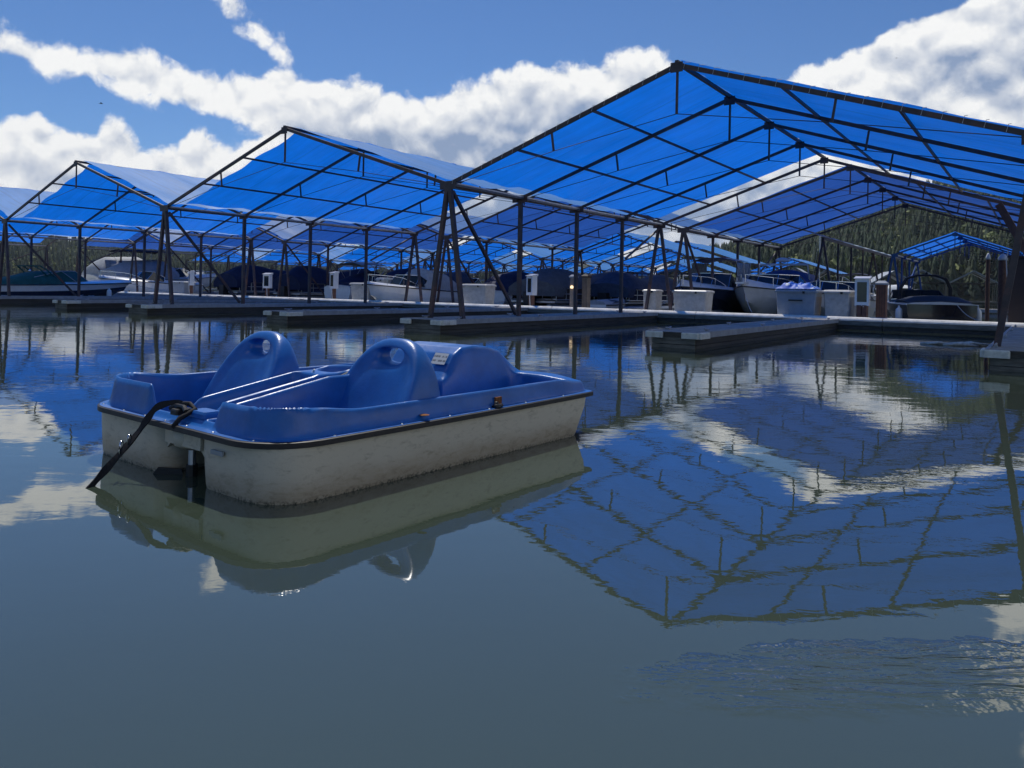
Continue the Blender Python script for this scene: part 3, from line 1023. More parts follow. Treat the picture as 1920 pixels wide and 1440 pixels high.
wk = tag(bpy.data.objects.new('walkway', None), kind='structure')
COL.objects.link(wk)
place(wk, 0, 0)
WU0, WU1 = -76.0, 15.2
u = WU0
rs = random.Random(4)
while u < WU1:
    e = min(u + 3.0, WU1)
    MB().bbox(((u + e) / 2, (WALK0 + L_A + GAP) / 2, WALKZ - .06 + rs.uniform(-.006, .006)), (e - u - .015, L_A + GAP - WALK0, .12), .015).build('deck_slab', M_CONC, wk)
    u = e
u = WU0
while u < WU1:
    e = min(u + 6.0, WU1)
    for vv in (WALK0 - .03, L_A + GAP + .03):
        MB().box(((u + e) / 2, vv, WALKZ - .06), (e - u - .02, .06, .14)).build('edge_board', M_TIMBERG, wk)
        MB().box(((u + e) / 2, vv + .04 * (1 if vv < 13 else -1), WALKZ - .22), (e - u - .02, .06, .16)).build('edge_board', M_TIMBER, wk)
    u = e
u = WU0
while u < WU1:
    e = min(u + 6.0, WU1)
    prof = [(-.17, 0), (-.165, .05), (-.12, .095), (-.05, .125), (.03, .125), (.10, .09), (.13, 0)]  # rounded profile added so its pale top catches sun as a bright strip
    MB().loft([[(uu, WALK0 + .19 + a, WALKZ + b) for a, b in prof] for uu in (u + .01, e - .01)]).build('sun_strip_kerb', M_CONC, wk)
    u = e
fl = MB()
u = WU0
while u < WU1 - 1:
    fl.box((u + 1.1, (WALK0 + L_A + GAP) / 2, 0.0), (2.1, 2.9, .26))
    u += 2.4
fl.build('float', M_FLOAT, wk)
# far walkway and its piers
wk2 = tag(bpy.data.objects.new('walkway', None), kind='structure')
COL.objects.link(wk2)
place(wk2, 0, 0)
tag(planks(MB(), 46.8, 49.0, -90, 13, DECK, along_x=False, w=.3, seed=5).build('plank', M_DECK, wk2), kind='stuff')
MB().box((-38, 46.75, DECK - .12), (103, .06, .22)).build('edge_board', M_FASCIA, wk2)
f_far = make_finger('x', 0.5, -9.5, 0)
for i in range(9):
    o = f_far if i == 0 else copy_tree(f_far)
    place(o, 4.1 - D * .5 * i, 46.8, 'pale edged finger pier across the far channel', 'far finger piers')
exec_parts = []


# ------------------------------------------------------------------ dock furniture
def dock_box(u, v, w, d, h, label, body, lid, ribs=None, taper=0.10, rot=0.0, slot=False, side=None):
    t = at_uv('dock_box', label, 'dock box', u, v, WALKZ + .006, rot, 'storage boxes on the walkway')
    def lp(x, y, z):
        b = .03
        return [(-x + b, -y, z), (x - b, -y, z), (x, -y + b, z), (x, y - b, z), (x - b, y, z), (-x + b, y, z), (-x, y - b, z), (-x, -y + b, z)]
    hb = h * .88
    mb = MB()
    mb.loft([lp(w / 2 - taper, d / 2 - taper * .7, .03), lp(w / 2 - taper * .15, d / 2 - taper * .1, hb - .03), lp(w / 2 - .01, d / 2 - .01, hb)])
    bodyob = mb.build('body', body, t)
    lidob = MB().loft([lp(w / 2 + .03, d / 2 + .03, hb), lp(w / 2 + .035, d / 2 + .035, hb + .06), lp(w / 2 - .02, d / 2 - .02, h - .01), lp(w / 2 - .15, d / 2 - .12, h)]).build('lid', lid, t)
    for sx in (-1, 1):
        MB().box((sx * (w / 2 - taper - .08), 0, .017), (.10, d * .8, .034)).build('skid', M_BLACK, t)
    if slot:
        MB().box((0, -d / 2 + taper * .28 - .03, hb * .70), (w * .34, .05, .045)).build('handle', M_BLACK, bodyob)
    if ribs:
        n = 9
        for k in range(n):
            y = -d / 2 + taper + (d - 2 * taper) * (k + .5) / n
            MB().beam((w / 2 - taper + .004, y, .06), (w / 2 - taper * .15 + .004, y, hb - .12), .035, .02, up=(1, 0, 0)).build('rib', ribs, bodyob)
    MB().box((w * .2, -d / 2 - .04, hb + .01), (.07, .03, .07)).build('latch', M_BLACK, lidob)
    return t


b1 = dock_box(5.30, 12.05, 1.30, 0.85, .97, 'grey dock box with a heap of crumpled blue tarp on its lid', M_GREYBOX, M_GREYBOX, M_TANBOX, .06, slot=True)
dock_box(6.52, 12.35, 0.80, 0.95, .97, 'pale tapered dock box right of the grey one under the tarp heap', M_CREAM, M_CREAM, M_GREYBOX, .05)
dock_box(1.40, 12.5, 1.30, 0.75, .88, 'white tapered dock box between two pairs of brown legs', M_CREAM, M_CREAM, None, .06)
dock_box(-0.40, 12.9, 0.55, 0.6, .88, 'narrow pale dock box left of the brown legs at the dark hull', M_CREAM, M_CREAM, None, .02)
dock_box(-8.62, 12.5, 1.36, 0.75, .98, 'white tapered dock box standing alone below the second roof', M_CREAM, M_CREAM, None, .06)
dock_box(-15.9, 12.6, 1.35, 0.8, .95, 'cream dock box beside a tall narrow cabinet', M_CREAM, M_CREAM, M_GREYBOX, .10)
dock_box(-14.85, 12.9, 0.5, 0.7, 1.22, 'tall narrow pale cabinet beside the cream dock box', M_CREAM, M_GREYBOX, M_GREYBOX, .02)
dock_box(-31.9, 12.6, 1.4, 0.8, .85, 'low grey dock box beside the leftmost power pedestal', M_GREYBOX, M_GREYBOX, None, .06)

# crumpled tarp heap on the grey box
mb = MB()
def heap(i, j):
    x, y = (i - .5) * 1.30, (j - .5) * .86
    e = min(i, 1 - i, j, 1 - j) * 5
    z = 0.012 + min(1, e) * (.10 + .09 * abs(mnoise.noise(Vector((x * 3.2, y * 3.2, 1.5)))) * 2 + .06 * mnoise.noise(Vector((x * 8, y * 8, 4))))
    return (x + .03 * mnoise.noise(Vector((x * 6, y * 6, 9))), y, max(.012, z))
mb.grid(30, 20, heap)
M_HEAP = mat('crumpled_tarp', (0.02, 0.12, 0.50), 0.55, 0.3, color2=(0.72, 0.76, 0.70), mask=(0.56, 0.64), vscale=5.0)
hp = mb.build('tarp_heap', M_HEAP, None, True)
hp.location = W(5.28, 12.05, WALKZ + .978)
hp.rotation_euler = (0, 0, TH)
tag(hp, 'crumpled blue and white tarp heaped on the grey dock box', 'tarp')


def pedestal(u, v, label, w=.34, d=.26, h=1.40, cab=.80, postw=.17, rot=0.0):
    t = at_uv('power_pedestal', label, 'power pedestal', u, v, WALKZ + .006, rot, 'white power pedestals on the walkway')
    z0 = h - cab
    for s in (-1, 1):
        MB().box((s * postw * .27, 0, (z0 + .02) / 2), (postw * .46, postw, z0 + .02)).build('post', M_BROWN, t)
    MB().box((0, 0, .012), (postw * 1.7, postw * 1.7, .024)).build('base_plate', M_GALV, t)
    mb = MB()
    fw = .065
    for s in (-1, 1):
        mb.box((s * (w / 2 - fw / 2), -d / 2 + .03, z0 + cab / 2), (fw, .06, cab))
    mb.box((0, -d / 2 + .03, z0 + .06), (w - 2 * fw, .06, .12))
    mb.box((0, -d / 2 + .03, z0 + cab - .05), (w - 2 * fw, .06, .10))
    mb.box((0, .03, z0 + cab / 2), (w, d - .06, cab))
    cb = mb.build('cabinet', M_WHITE, t)
    MB().box((0, -d / 2 + .035, z0 + cab / 2 + .01), (w - 2 * fw, .03, cab - .22)).build('dark_panel', M_GLASS, cb)
    MB().loft([[(-w / 2 - .03, -d / 2 - .05, h), (w / 2 + .03, -d / 2 - .05, h), (w / 2 + .03, d / 2 + .03, h), (-w / 2 - .03, d / 2 + .03, h)], [(-w / 2 - .03, -d / 2 - .05, h + .02), (w / 2 + .03, -d / 2 - .05, h + .02), (w / 2 + .03, d / 2 + .03, h + .09), (-w / 2 - .03, d / 2 + .03, h + .09)]]).build('cap', M_WHITE, t)
    MB().path([(.05, -d / 2 - .01, z0), (.06, -d / 2, z0 * .6), (.05, -.1, z0 * .2), (.05, -.1, .03)], .014, 6).build('cable', M_WHITE, t)
    return t


pedestal(7.28, 12.0, 'white power pedestal on a brown post, nearest, right of the dock boxes', w=.42, h=1.33, cab=.86, postw=.30)
pedestal(-5.45, 12.0, 'white power pedestal in front of the grey covered pontoon boat', w=.40, h=1.34, rot=-.35)
pedestal(-17.85, 12.3, 'white power pedestal between the navy covered boat and the cream dock box', w=.5, h=1.42, rot=-.3)
pedestal(-30.6, 12.3, 'small white power pedestal farthest left, beside the low grey box', w=.5, h=1.42, rot=-.4)
pedestal(-24.7, 13.4, 'power pedestal partly hidden in front of the navy covered boat', w=.45, h=1.35, rot=.3)


def bollard(u, v, w, h, label, m, capm, lamp=False):
    t = at_uv('dock_post', label, 'dock post', u, v, WALKZ + .006, 0, None)
    MB().bbox((0, 0, h / 2), (w, w, h), .02).build('column', m, t)
    MB().loft([[(-w * .62, -w * .62, h), (w * .62, -w * .62, h), (w * .62, w * .62, h), (-w * .62, w * .62, h)], [(-w * .62, -w * .62, h + .05), (w * .62, -w * .62, h + .05), (w * .62, w * .62, h + .05), (-w * .62, w * .62, h + .05)], [(-w * .3, -w * .3, h + .13), (w * .3, -w * .3, h + .13), (w * .3, w * .3, h + .13), (-w * .3, w * .3, h + .13)]]).build('cap', capm, t)
    for k in range(4):
        MB().box((-w * .36 + k * w * .24, -w / 2 - .004, h / 2), (.012, .01, h * .94)).build('groove', M_DKBROWN, t)
    if lamp:
        MB().lathe([(.05, 0), (.065, .03), (.06, .09), (.03, .12)], (0, -w / 2 - .03, h * .66), 12).build('lamp', M_LAMP, t)
    return t


M_LAMP = mat('lamp_glow', (0.9, 0.75, 0.5), 0.4)
M_LAMP.node_tree.nodes['Principled BSDF'].inputs['Emission Color'].default_value = (1, .72, .38, 1)
M_LAMP.node_tree.nodes['Principled BSDF'].inputs['Emission Strength'].default_value = 1.6
bollard(7.76, 12.5, .30, 1.16, 'brown grooved dock post with a pale blue cap beside the nearest pedestal', M_BROWN, M_GREYBOX)
bollard(-3.84, 12.7, .24, 1.30, 'tan dock post with a small glowing lamp in front of the grey pontoon cover', M_TANBOX, M_GREYBOX, True)
bollard(-3.30, 12.8, .27, 1.32, 'grooved grey dock post right of the glowing lamp post', M_ROOFTAN, M_DKBROWN)

t = at_uv('utility_cabinet', 'tall dark brown cabinet standing at the right edge of the walkway', 'cabinet', 11.62, 12.6, WALKZ + .006)
MB().bbox((0, 0, 1.0), (.86, .7, 2.0), .02).build('body', M_DKBROWN, t)
for s in (-1, 1):
    MB().box((s * .21, -.36, 1.0), (.39, .03, 1.86)).build('door', M_DKBROWN, t)
MB().box((-.03, -.39, 1.05), (.03, .03, .16)).build('handle', M_GALV, t)
MB().box((0, 0, 2.02), (.94, .8, .05)).build('lid', M_DKBROWN, t)
MB().path([(-.46, -.3, 2.2), (-.5, -.34, 1.9), (-.47, -.36, 1.4), (-.5, -.35, .9), (-.46, -.3, .1)], .015, 6).build('hose', M_GREYBOX, t)
t = at_uv('timber_brace', 'thick leaning brown timber at the right edge under the roof', 'timber brace', 11.75, 12.3, 0)
MB().beam((-.85, .05, 3.85), (0, 0, 2.15), .26, .2).build('timber', M_BROWN, t)
MB().box((0, 0, 2.3), (.36, .30, .04)).build('bolt_plate', M_GALV, t)


def piling(x, y, h, r, label):
    t = thing('piling', label, 'piling', (x, y, 0), 0, 'mooring pilings')
    MB().lathe([(r, -1), (r, h)], (0, 0, 0), 12).build('shaft', M_BROWN, t, False)
    MB().lathe([(r * 1.12, h), (r * 1.1, h + .10), (r * .6, h + .24), (.01, h + .30)], (0, 0, 0), 12).build('cap', M_WHITE, t, True)


piling(21.75, 33.6, 2.75, .17, 'brown steel piling with a white cap at the far right')
piling(22.6, 36.0, 2.9, .09, 'thin brown piling left of the white capped piling')


# ------------------------------------------------------------------ boats
def hull_sections(L, B, fs, fb, n=16, rake=.10, draft=.30, full=2.2):
    secs = []
    for i in range(n + 1):
        t = i / n
        b = B / 2 * (1 - max(0, (t - .45) / .55) ** full) * (0.94 + .06 * min(1, t * 3))
        b = max(b, .012)
        zs = fs + (fb - fs) * t ** 1.6
        zk = -draft + (draft + zs * .45) * max(0, (t - .62) / .38) ** 2.4
        zc = .08 + (zs * .55 - .08) * t ** 3
        zn = zc + (zs - zc) * .55
        y = L * t
        yk = L * (t - rake * t ** 3)
        bc = b * (.86 - .28 * t ** 2)
        bn_ = b * (.985 - .06 * t)
        secs.append(dict(b=b, zs=zs, zk=zk, zc=zc, zn=zn, y=y, yk=yk, bc=bc, bn=bn_, ym=(y + yk) / 2))
    return secs


def make_hull(t, L, B, fs, fb, m_low, m_top, m_deck, n=16, crown=.10, cockpit=None, strip=M_BLACK, **kw):
    s = hull_sections(L, B, fs, fb, n, **kw)
    low = [[(-q['bn'], (q['y'] * 2 + q['yk']) / 3, q['zn']), (-q['bc'], q['ym'], q['zc']), (0, q['yk'], q['zk']), (q['bc'], q['ym'], q['zc']), (q['bn'], (q['y'] * 2 + q['yk']) / 3, q['zn'])] for q in s]
    edge_smooth(MB().loft(low, False, True, False).build('hull', m_low, t), 35)
    mb = MB()
    mb.loft([[(-q['bn'], (q['y'] * 2 + q['yk']) / 3, q['zn']), (-q['b'], q['y'], q['zs'])] for q in s], False, False, False)
    mb.loft([[(q['b'], q['y'], q['zs']), (q['bn'], (q['y'] * 2 + q['yk']) / 3, q['zn'])] for q in s], False, False, False)
    q = s[0]
    mb.add([(-q['bn'], 0, q['zn']), (q['bn'], 0, q['zn']), (q['b'], 0, q['zs']), (-q['b'], 0, q['zs'])], [(0, 1, 2, 3)])
    edge_smooth(mb.build('topsides', m_top, t), 35)
    dk = MB().loft([[(-q['b'], q['y'], q['zs']), (-q['b'] * .8, q['y'] - .02, q['zs'] + crown * .55), (0, q['y'] - .03, q['zs'] + crown), (q['b'] * .8, q['y'] - .02, q['zs'] + crown * .55), (q['b'], q['y'], q['zs'])] for q in s], False, True, False)
    edge_smooth(dk.build('deck', m_deck, t), 40)
    rub = MB()
    for sg in (-1, 1):
        rub.path([(sg * (q['b'] + .012), q['y'], q['zs'] - .012) for q in s], .028, 5)
    rub.build('rub_rail', strip, t)
    return s


def sheer(s, t):
    n = len(s) - 1
    i = min(int(t * n), n - 1)
    f = t * n - i
    return tuple(s[i][k] * (1 - f) + s[i + 1][k] * f for k in ('b', 'y', 'zs'))


def windshield(t, s, t0, t1, h, glass=M_GLASS, rail=M_CHROME, rakef=.8):
    b0, y0, z0 = sheer(s, t0)
    b1_, y1, z1 = sheer(s, t1)
    z0 += .08
    z1 += .1
    base = [(-b0 * .86, y0, z0), (-b0 * .80, (y0 + y1 * 2) / 3, z1), (-b1_ * .35, y1, z1 + .02), (b1_ * .35, y1, z1 + .02), (b0 * .80, (y0 + y1 * 2) / 3, z1), (b0 * .86, y0, z0)]
    top = [(x * .92, y - h * rakef * (1 if 0 < i < 5 else .1), z + h * (1 if 0 < i < 5 else .55)) for i, (x, y, z) in enumerate(base)]
    ws = MB().loft([base, top], False, False, False).build('windshield', glass, t)
    fr = MB().path(top, .018, 5)
    for a, b in zip(base, top):
        fr.path([a, b], .014, 5)
    fr.build('windshield_frame', rail, ws)


def canvas_hump(t, s, t0, t1, prof, m, name='canvas_cover', wf=.97, n=14):
    loops = []
    for i in range(n + 1):
        f = i / n
        b, y, z = sheer(s, t0 + (t1 - t0) * f)
        h = float(np.interp(f, *zip(*prof)))
        h += .03 * mnoise.noise(Vector((y * 2, 1, 7)))
        loops.append([(-b * wf, y, z - .02), (-b * .93, y, z + h * .45), (-b * .62, y, z + h * .88), (-b * .2, y, z + h), (b * .2, y, z + h), (b * .62, y, z + h * .88), (b * .93, y, z + h * .45), (b * wf, y, z - .02)])
    edge_smooth(MB().loft(loops, False, True, True).build(name, m, t), 60)


def bimini(t, s, t0, t1, h, m, crown=.16):
    b0, y0, z0 = sheer(s, t0)
    b1_, y1, z1 = sheer(s, t1)
    b = min(b0, b1_) * .92
    zt = max(z0, z1) + h
    mb = MB()
    def fn(i, j):
        x = (i - .5) * 2 * b
        return (x, y0 + (y1 - y0) * j, zt + crown * (1 - (2 * i - 1) ** 2) + .05 * math.sin(math.pi * j))
    mb.grid(8, 8, fn)
    def fn2(i, j):
        p = fn(i, j)
        return (p[0], p[1], p[2] - .03)
    mb.grid(8, 8, fn2)
    bt = mb.build('bimini_top', m, t, True)
    for sg in (-1, 1):
        fr = MB()
        for yy in (y0 + .05, (y0 + y1) / 2, y1 - .05):
            fr.path([(sg * b * 1.03, (y0 + y1) / 2, (z0 + z1) / 2 + .05), (sg * b, yy, zt)], .014, 5)
        fr.build('bimini_frame', M_ALU, bt)


def bow_rail(t, s, t0=.6, t1=.985, h=.42):
    mb = MB()
    for sg in (-1, 1):
        pts = []
        for i in range(7):
            b, y, z = sheer(s, t0 + (t1 - t0) * i / 6)
            pts.append((sg * b * .9, y, z + h * min(1, .3 + i * .3) + .06))
            if i % 2 == 0:
                mb.path([(sg * b * .9, y, z + .04), pts[-1]], .012, 5)
        mb.path(pts, .014, 5)
    mb.build('bow_rail', M_CHROME, t)


def cleat_fender(t, x, y, z):
    MB().lathe([(.02, -.30), (.10, -.24), (.12, -.1), (.12, .1), (.10, .22), (.03, .28), (.03, .34)], (x, y, z), 10).build('fender', M_WHITE, t, True)


GB = 'boats moored in the covered slips'


def boat(name, label, cat, u, v, heading, group=GB):
    """heading 0: bow away from the camera side (towards +v)"""
    return at_uv(name, label, cat, u, v, 0, heading, group)


# green-covered runabout, far left
t = boat('runabout', 'low runabout with a green canvas and dark lower hull moored at the left', 'motorboat', -28.6, -.6, 0)
s = make_hull(t, 8.1, 2.5, .78, .98, M_HULLNVY, M_WHITE, M_WHITE, crown=.16)
windshield(t, s, .36, .70, .50, M_GREENCANV, M_LTCANV, 1.3)
canvas_hump(t, s, .02, .50, [(0, .16), (.3, .22), (.55, .42), (.8, .66), (1, .62)], M_GREENCANV)
arch = MB()
for dy in (0, .28):
    arch.path([(-1.05, 3.7 + dy, .95), (-1.0, 3.1 + dy, 1.55), (-.9, 2.85 + dy, 1.72), (.9, 2.85 + dy, 1.72), (1.0, 3.1 + dy, 1.55), (1.05, 3.7 + dy, .95)], .035, 6)
arch.build('arch', M_GREENCANV, t)
MB().lathe([(.05, 0), (.07, .06), (.02, .12)], (1.1, 2.6, 1.42), 8).build('lamp', M_CHROME, t, True)
cleat_fender(t, 1.22, 6.3, .36)

# pale cruiser behind it, left edge
t = boat('cabin_cruiser', 'tall grey white cruiser behind the green canvas boat at the left edge', 'cabin cruiser', -47.5, 15.6, 0)
s = make_hull(t, 9.6, 3.2, 1.15, 1.6, M_WHITE, M_WHITE, M_WHITE, crown=.3)
canvas_hump(t, s, .02, .55, [(0, .8), (.3, 1.5), (.8, 1.6), (1, .9)], M_LTCANV, 'cabin')
windshield(t, s, .45, .72, .7)
bimini(t, s, .1, .5, 2.1, M_NAVY)
bow_rail(t, s)

t = boat('cabin_cruiser', 'white cruiser with clear vinyl canvas windows behind the dark leg frames', 'cabin cruiser', -51.4, 16.2, 0)
s = make_hull(t, 10.4, 3.4, 1.25, 1.75, M_WHITE, M_WHITE, M_WHITE, crown=.34)
canvas_hump(t, s, .02, .50, [(0, .9), (.2, 1.75), (.75, 1.8), (1, .85)], M_LTCANV, 'canvas_enclosure')
for k in range(4):
    MB().add([(1.46 - .04 * k, .7 + k * 1.12, 1.95), (1.46 - .04 * k, 1.7 + k * 1.12, 1.98), (1.12, 1.68 + k * 1.1, 2.75), (1.14, .75 + k * 1.1, 2.75)], [(0, 1, 2, 3)]).build('vinyl_window', M_CLEAR, t)
windshield(t, s, .42, .70, .75)
bow_rail(t, s, .55)
MB().path([(1.70, 1.0, .95), (1.66, 6.0, 1.05), (1.2, 8.6, 1.25)], .05, 5).build('stripe', M_NAVY, t)

t = boat('motorboat', 'small white motorboat with its bow rail sunlit beside the leftmost pedestal', 'motorboat', -37.6, 17.2, math.pi * .92)
s = make_hull(t, 6.4, 2.3, .9, 1.25, M_WHITE, M_WHITE, M_WHITE, crown=.2)
windshield(t, s, .4, .66, .55)
bow_rail(t, s)


def pontoon_boat(u, v, L, B, label, cover, heading=0, hc=1.15, rails=True):
    t = boat('pontoon_boat', label, 'pontoon boat', u, v, heading)
    for sg in (-1, 1):
        MB().path([(sg * B * .36, .15, .12), (sg * B * .36, .3, .12), (sg * B * .36, L - .9, .12), (sg * B * .36, L - .3, .22), (sg * B * .36, L - .05, .36)], .3, 12, True, [.2, .3, .3, .22, .06]).build('pontoon', M_ALU, t, True)
    MB().box((0, L / 2, .47), (B, L - .3, .09)).build('deck', M_ALU, t)
    y = .35
    while y < L - .9:
        for sg in (-1, 1):
            MB().box((sg * (B / 2 - .04), y + .42, .86), (.03, .80, .52)).build('fence_panel', M_DKBROWN if cover is M_GREYCANV else M_NAVY, t)
        y += .92
    rl = MB()
    for sg in (-1, 1):
        for z in (.58, .86, 1.13):
            rl.path([(sg * (B / 2 - .01), .3, z), (sg * (B / 2 - .01), L - .5, z)], .018, 5)
        y = .3
        while y < L - .4:
            rl.path([(sg * (B / 2 - .012), y, .5), (sg * (B / 2 - .012), y, 1.13)], .018, 5)
            y += .92
    rl.build('rail', M_ALU, t)
    loops = []
    n = 26
    for i in range(n + 1):
        f = i / n
        yy = .1 + (L - .35) * f
        e = min(1, min(f, 1 - f) * 7)
        ridge = hc + .42 * e + .16 * math.sin(f * 9.0) * e + .08 * mnoise.noise(Vector((f * 9, 2, L)))
        hem = 1.13 + .10 * mnoise.noise(Vector((f * 12, 5, L))) - .38 * (1 if (f < .08 or f > .9) else 0)
        b = B / 2 + .02
        loops.append([(-b - .02, yy, hem), (-b, yy, 1.15), (-b * .72, yy, 1.15 + (ridge - 1.15) * .62 - .03 * math.sin(f * 31)), (-b * .3, yy, ridge - .03), (0, yy, ridge), (b * .3, yy, ridge - .03), (b * .72, yy, 1.15 + (ridge - 1.15) * .62 - .03 * math.sin(f * 29)), (b, yy, 1.15), (b + .02, yy, hem)])
    edge_smooth(MB().loft(loops, False, True, True).build('canvas_cover', cover, t), 60)
    MB().box((0, .0, .55), (.5, .4, .8)).build('outboard', M_BLACK, t)
    return t


pontoon_boat(-32.6, 15.9, 9.6, 2.6, 'long pontoon boat under a navy canvas cover behind the thin posts', M_NAVY, 0, 1.75)
pontoon_boat(-27.0, 16.4, 8.2, 2.6, 'second navy covered boat right of the long navy one', M_NAVY, 0, 1.7)
pontoon_boat(-8.0, 15.7, 10.4, 2.6, 'long pontoon boat under a grey canvas cover beneath the second dull roof', M_GREYCANV, 0, 1.55)
pontoon_boat(-5.9, 19.2, 8.0, 2.5, 'pontoon boat under a blue grey cover just beyond the grey covered one', M_SLATE, 0, 1.45)

t = boat('motorboat', 'white motorboat with a black canvas hood beside the cream dock box', 'motorboat', -22.4, 16.6, 0)
s = make_hull(t, 6.2, 2.4, .95, 1.25, M_WHITE, M_WHITE, M_WHITE, crown=.15)
canvas_hump(t, s, .05, .55, [(0, .3), (.4, .75), (.8, .95), (1, .3)], M_NAVY)
bimini(t, s, .15, .5, 1.25, M_LTCANV)
windshield(t, s, .45, .7, .5)
t = boat('motorboat', 'dark hooded motorboat right of the tall narrow cabinet', 'motorboat', -19.3, 17.0, 0)
s = make_hull(t, 6.6, 2.4, .95, 1.2, M_HULLNVY, M_WHITE, M_WHITE, crown=.15)
canvas_hump(t, s, .05, .6, [(0, .4), (.35, 1.1), (.8, 1.2), (1, .4)], M_NAVY)
windshield(t, s, .5, .72, .5)
t = boat('jet_boat', 'small white jet boat tied by the walkway below the grey cover', 'jet boat', -4.55, 15.8, 0)
s = make_hull(t, 2.9, 1.25, .42, .52, M_WHITE, M_WHITE, M_LTCANV, crown=.22)
canvas_hump(t, s, .2, .7, [(0, .1), (.4, .22), (1, .12)], M_BLACK, 'seat', .45)

# cuddy boat with dark hull side and blue top
t = boat('cuddy_boat', 'cuddy boat with navy hull and blue bimini top behind the crossed brown legs', 'cuddy boat', -.35, 21.9, math.pi)
s = make_hull(t, 6.4, 2.45, 1.10, 1.30, M_HULLNVY, M_HULLNVY, M_WHITE, crown=.30)
windshield(t, s, .32, .62, .62, M_GLASS, M_CHROME)
bimini(t, s, .08, .42, 1.35, M_BLUECANV)
en = MB()
for sg in (-1, 1):
    en.add([(sg * 1.12, .5, 1.25), (sg * 1.12, 2.6, 1.3), (sg * 1.05, 2.5, 2.45), (sg * 1.05, .6, 2.45)], [(0, 1, 2, 3)])
en.build('side_curtain', M_CLEAR, t)
bow_rail(t, s)

t = boat('cabin_cruiser', 'large white cabin cruiser with its bow towards the walkway under the dull roof', 'cabin cruiser', 2.0, 25.6, math.pi)
s = make_hull(t, 9.4, 3.0, 1.0, 1.36, M_WHITE, M_WHITE, M_WHITE, crown=.34)
windshield(t, s, .40, .66, .62)
canvas_hump(t, s, .02, .42, [(0, .6), (.3, 1.15), (.8, 1.15), (1, .7)], M_BLUECANV, 'canvas_enclosure')
MB().path([(-1.44, 1.0, .60), (-1.47, 5.0, .68), (-1.15, 7.6, .86)], .035, 5).build('stripe', M_NAVY, t)
for k in range(3):
    MB().path([(-1.50 + .07 * k, 4.3 + k * .8, 0.92 + k * .03), (-1.46 + .09 * k, 4.75 + k * .8, .94 + k * .03)], .06, 8).build('porthole', M_GLASS, t)
bow_rail(t, s, .5)
MB().lathe([(.03, 0), (.3, .02), (.32, .12), (.2, .2), (.03, .22)], (0, 3.6, 2.55), 14).build('radar_dome', M_WHITE, t, True)
MB().path([(-1.2, 3.2, 1.2), (-1.1, 3.5, 2.45), (1.1, 3.5, 2.45), (1.2, 3.2, 1.2)], .06, 6).build('radar_arch', M_WHITE, t)
MB().box((0, 9.3, 1.48), (.35, .8, .07)).build('bow_pulpit', M_WHITE, t)

# black speedboat with tower at the right
t = boat('speedboat', 'black and white speedboat with a black tow tower behind the right walkway', 'speedboat', 9.15, 15.75, math.radians(20))
s = make_hull(t, 5.4, 2.35, .80, .90, M_HULLBLK, M_HULLBLK, M_WHITE, crown=.10, full=2.6, strip=M_WHITE)
canvas_hump(t, s, .05, .36, [(0, .12), (.3, .30), (.7, .30), (1, .06)], M_BLACK, 'sun_pad', .8)
canvas_hump(t, s, .42, .58, [(0, .05), (.5, .16), (1, .05)], M_BLACK, 'seat', .7)
windshield(t, s, .60, .78, .34, M_GLASS, M_BLACK)
tw = MB()
for dy in (0, .22):
    tw.path([(-.86, 2.15 + dy, .95), (-.84, 2.05 + dy, 1.4), (-.66, 1.98 + dy, 1.74), (-.3, 1.95 + dy, 1.86), (.3, 1.95 + dy, 1.86), (.66, 1.98 + dy, 1.74), (.84, 2.05 + dy, 1.4), (.86, 2.15 + dy, .95)], .04, 7)
tw.path([(-.3, 1.95, 1.86), (-.3, 2.17, 1.86)], .03, 6).path([(.3, 1.95, 1.86), (.3, 2.17, 1.86)], .03, 6)
tw.build('tow_tower', M_BLACK, t)
MB().lathe([(.02, 0), (.05, .05), (.02, .12)], (0, 2.05, 1.88), 8).build('tow_knob', M_BLACK, t, True)
cleat_fender(t, -1.30, .25, .40)
cleat_fender(t, 1.30, .6, .40)

for i, (u_, v_, hd, lb, cv) in enumerate([(-11.2, 16.6, 0, 'dark hooded motorboat behind the lone white dock box', M_NAVY), (-14.2, 17.4, math.pi, 'pale hooded motorboat left of the lone white dock box', M_LTCANV), (4.6, 24.0, math.pi, 'white motorboat with grey hood behind the grey dock box', M_GREYCANV), (-16.6, 18.2, 0, 'motorboat with a slate hood behind the cream dock box', M_SLATE)]):
    t = boat('motorboat', lb, 'motorboat', u_, v_, hd)
    s = make_hull(t, 6.4, 2.35, .85, 1.15, M_WHITE, M_WHITE, M_WHITE, crown=.15)
    hs = .55 if u_ > 0 else 1.0
    canvas_hump(t, s, .04, .52, [(0, .35 * hs), (.35, .95 * hs), (.8, 1.1 * hs), (1, .4 * hs)], cv)
    windshield(t, s, .46, .7, .5)
    bow_rail(t, s)

# far boats across the channel, alike
proto = thing('motorboat', 'white motorboat with a dark canopy across the far channel', 'motorboat', group='white boats across the far channel')
s = make_hull(proto, 6.5, 2.4, 1.0, 1.3, M_WHITE, M_WHITE, M_WHITE, n=10, crown=.2)
windshield(proto, s, .42, .68, .55)
bimini(proto, s, .1, .45, 1.3, M_NAVY)
for i, (u, v, hd) in enumerate([(-40, 39, 0), (-33.5, 40, math.pi), (-27, 39.5, 0), (-21, 40, math.pi), (-14.5, 39, 0), (-47, 40, 0), (-55, 39, math.pi), (-10.5, 40.5, 0), (-4.2, 39, math.pi), (1.5, 40, 0), (-60, 20, 0)]):
    o = proto if i == 0 else copy_tree(proto)
    o.location = W(u, v)
    o.rotation_euler = (0, 0, TH + hd)


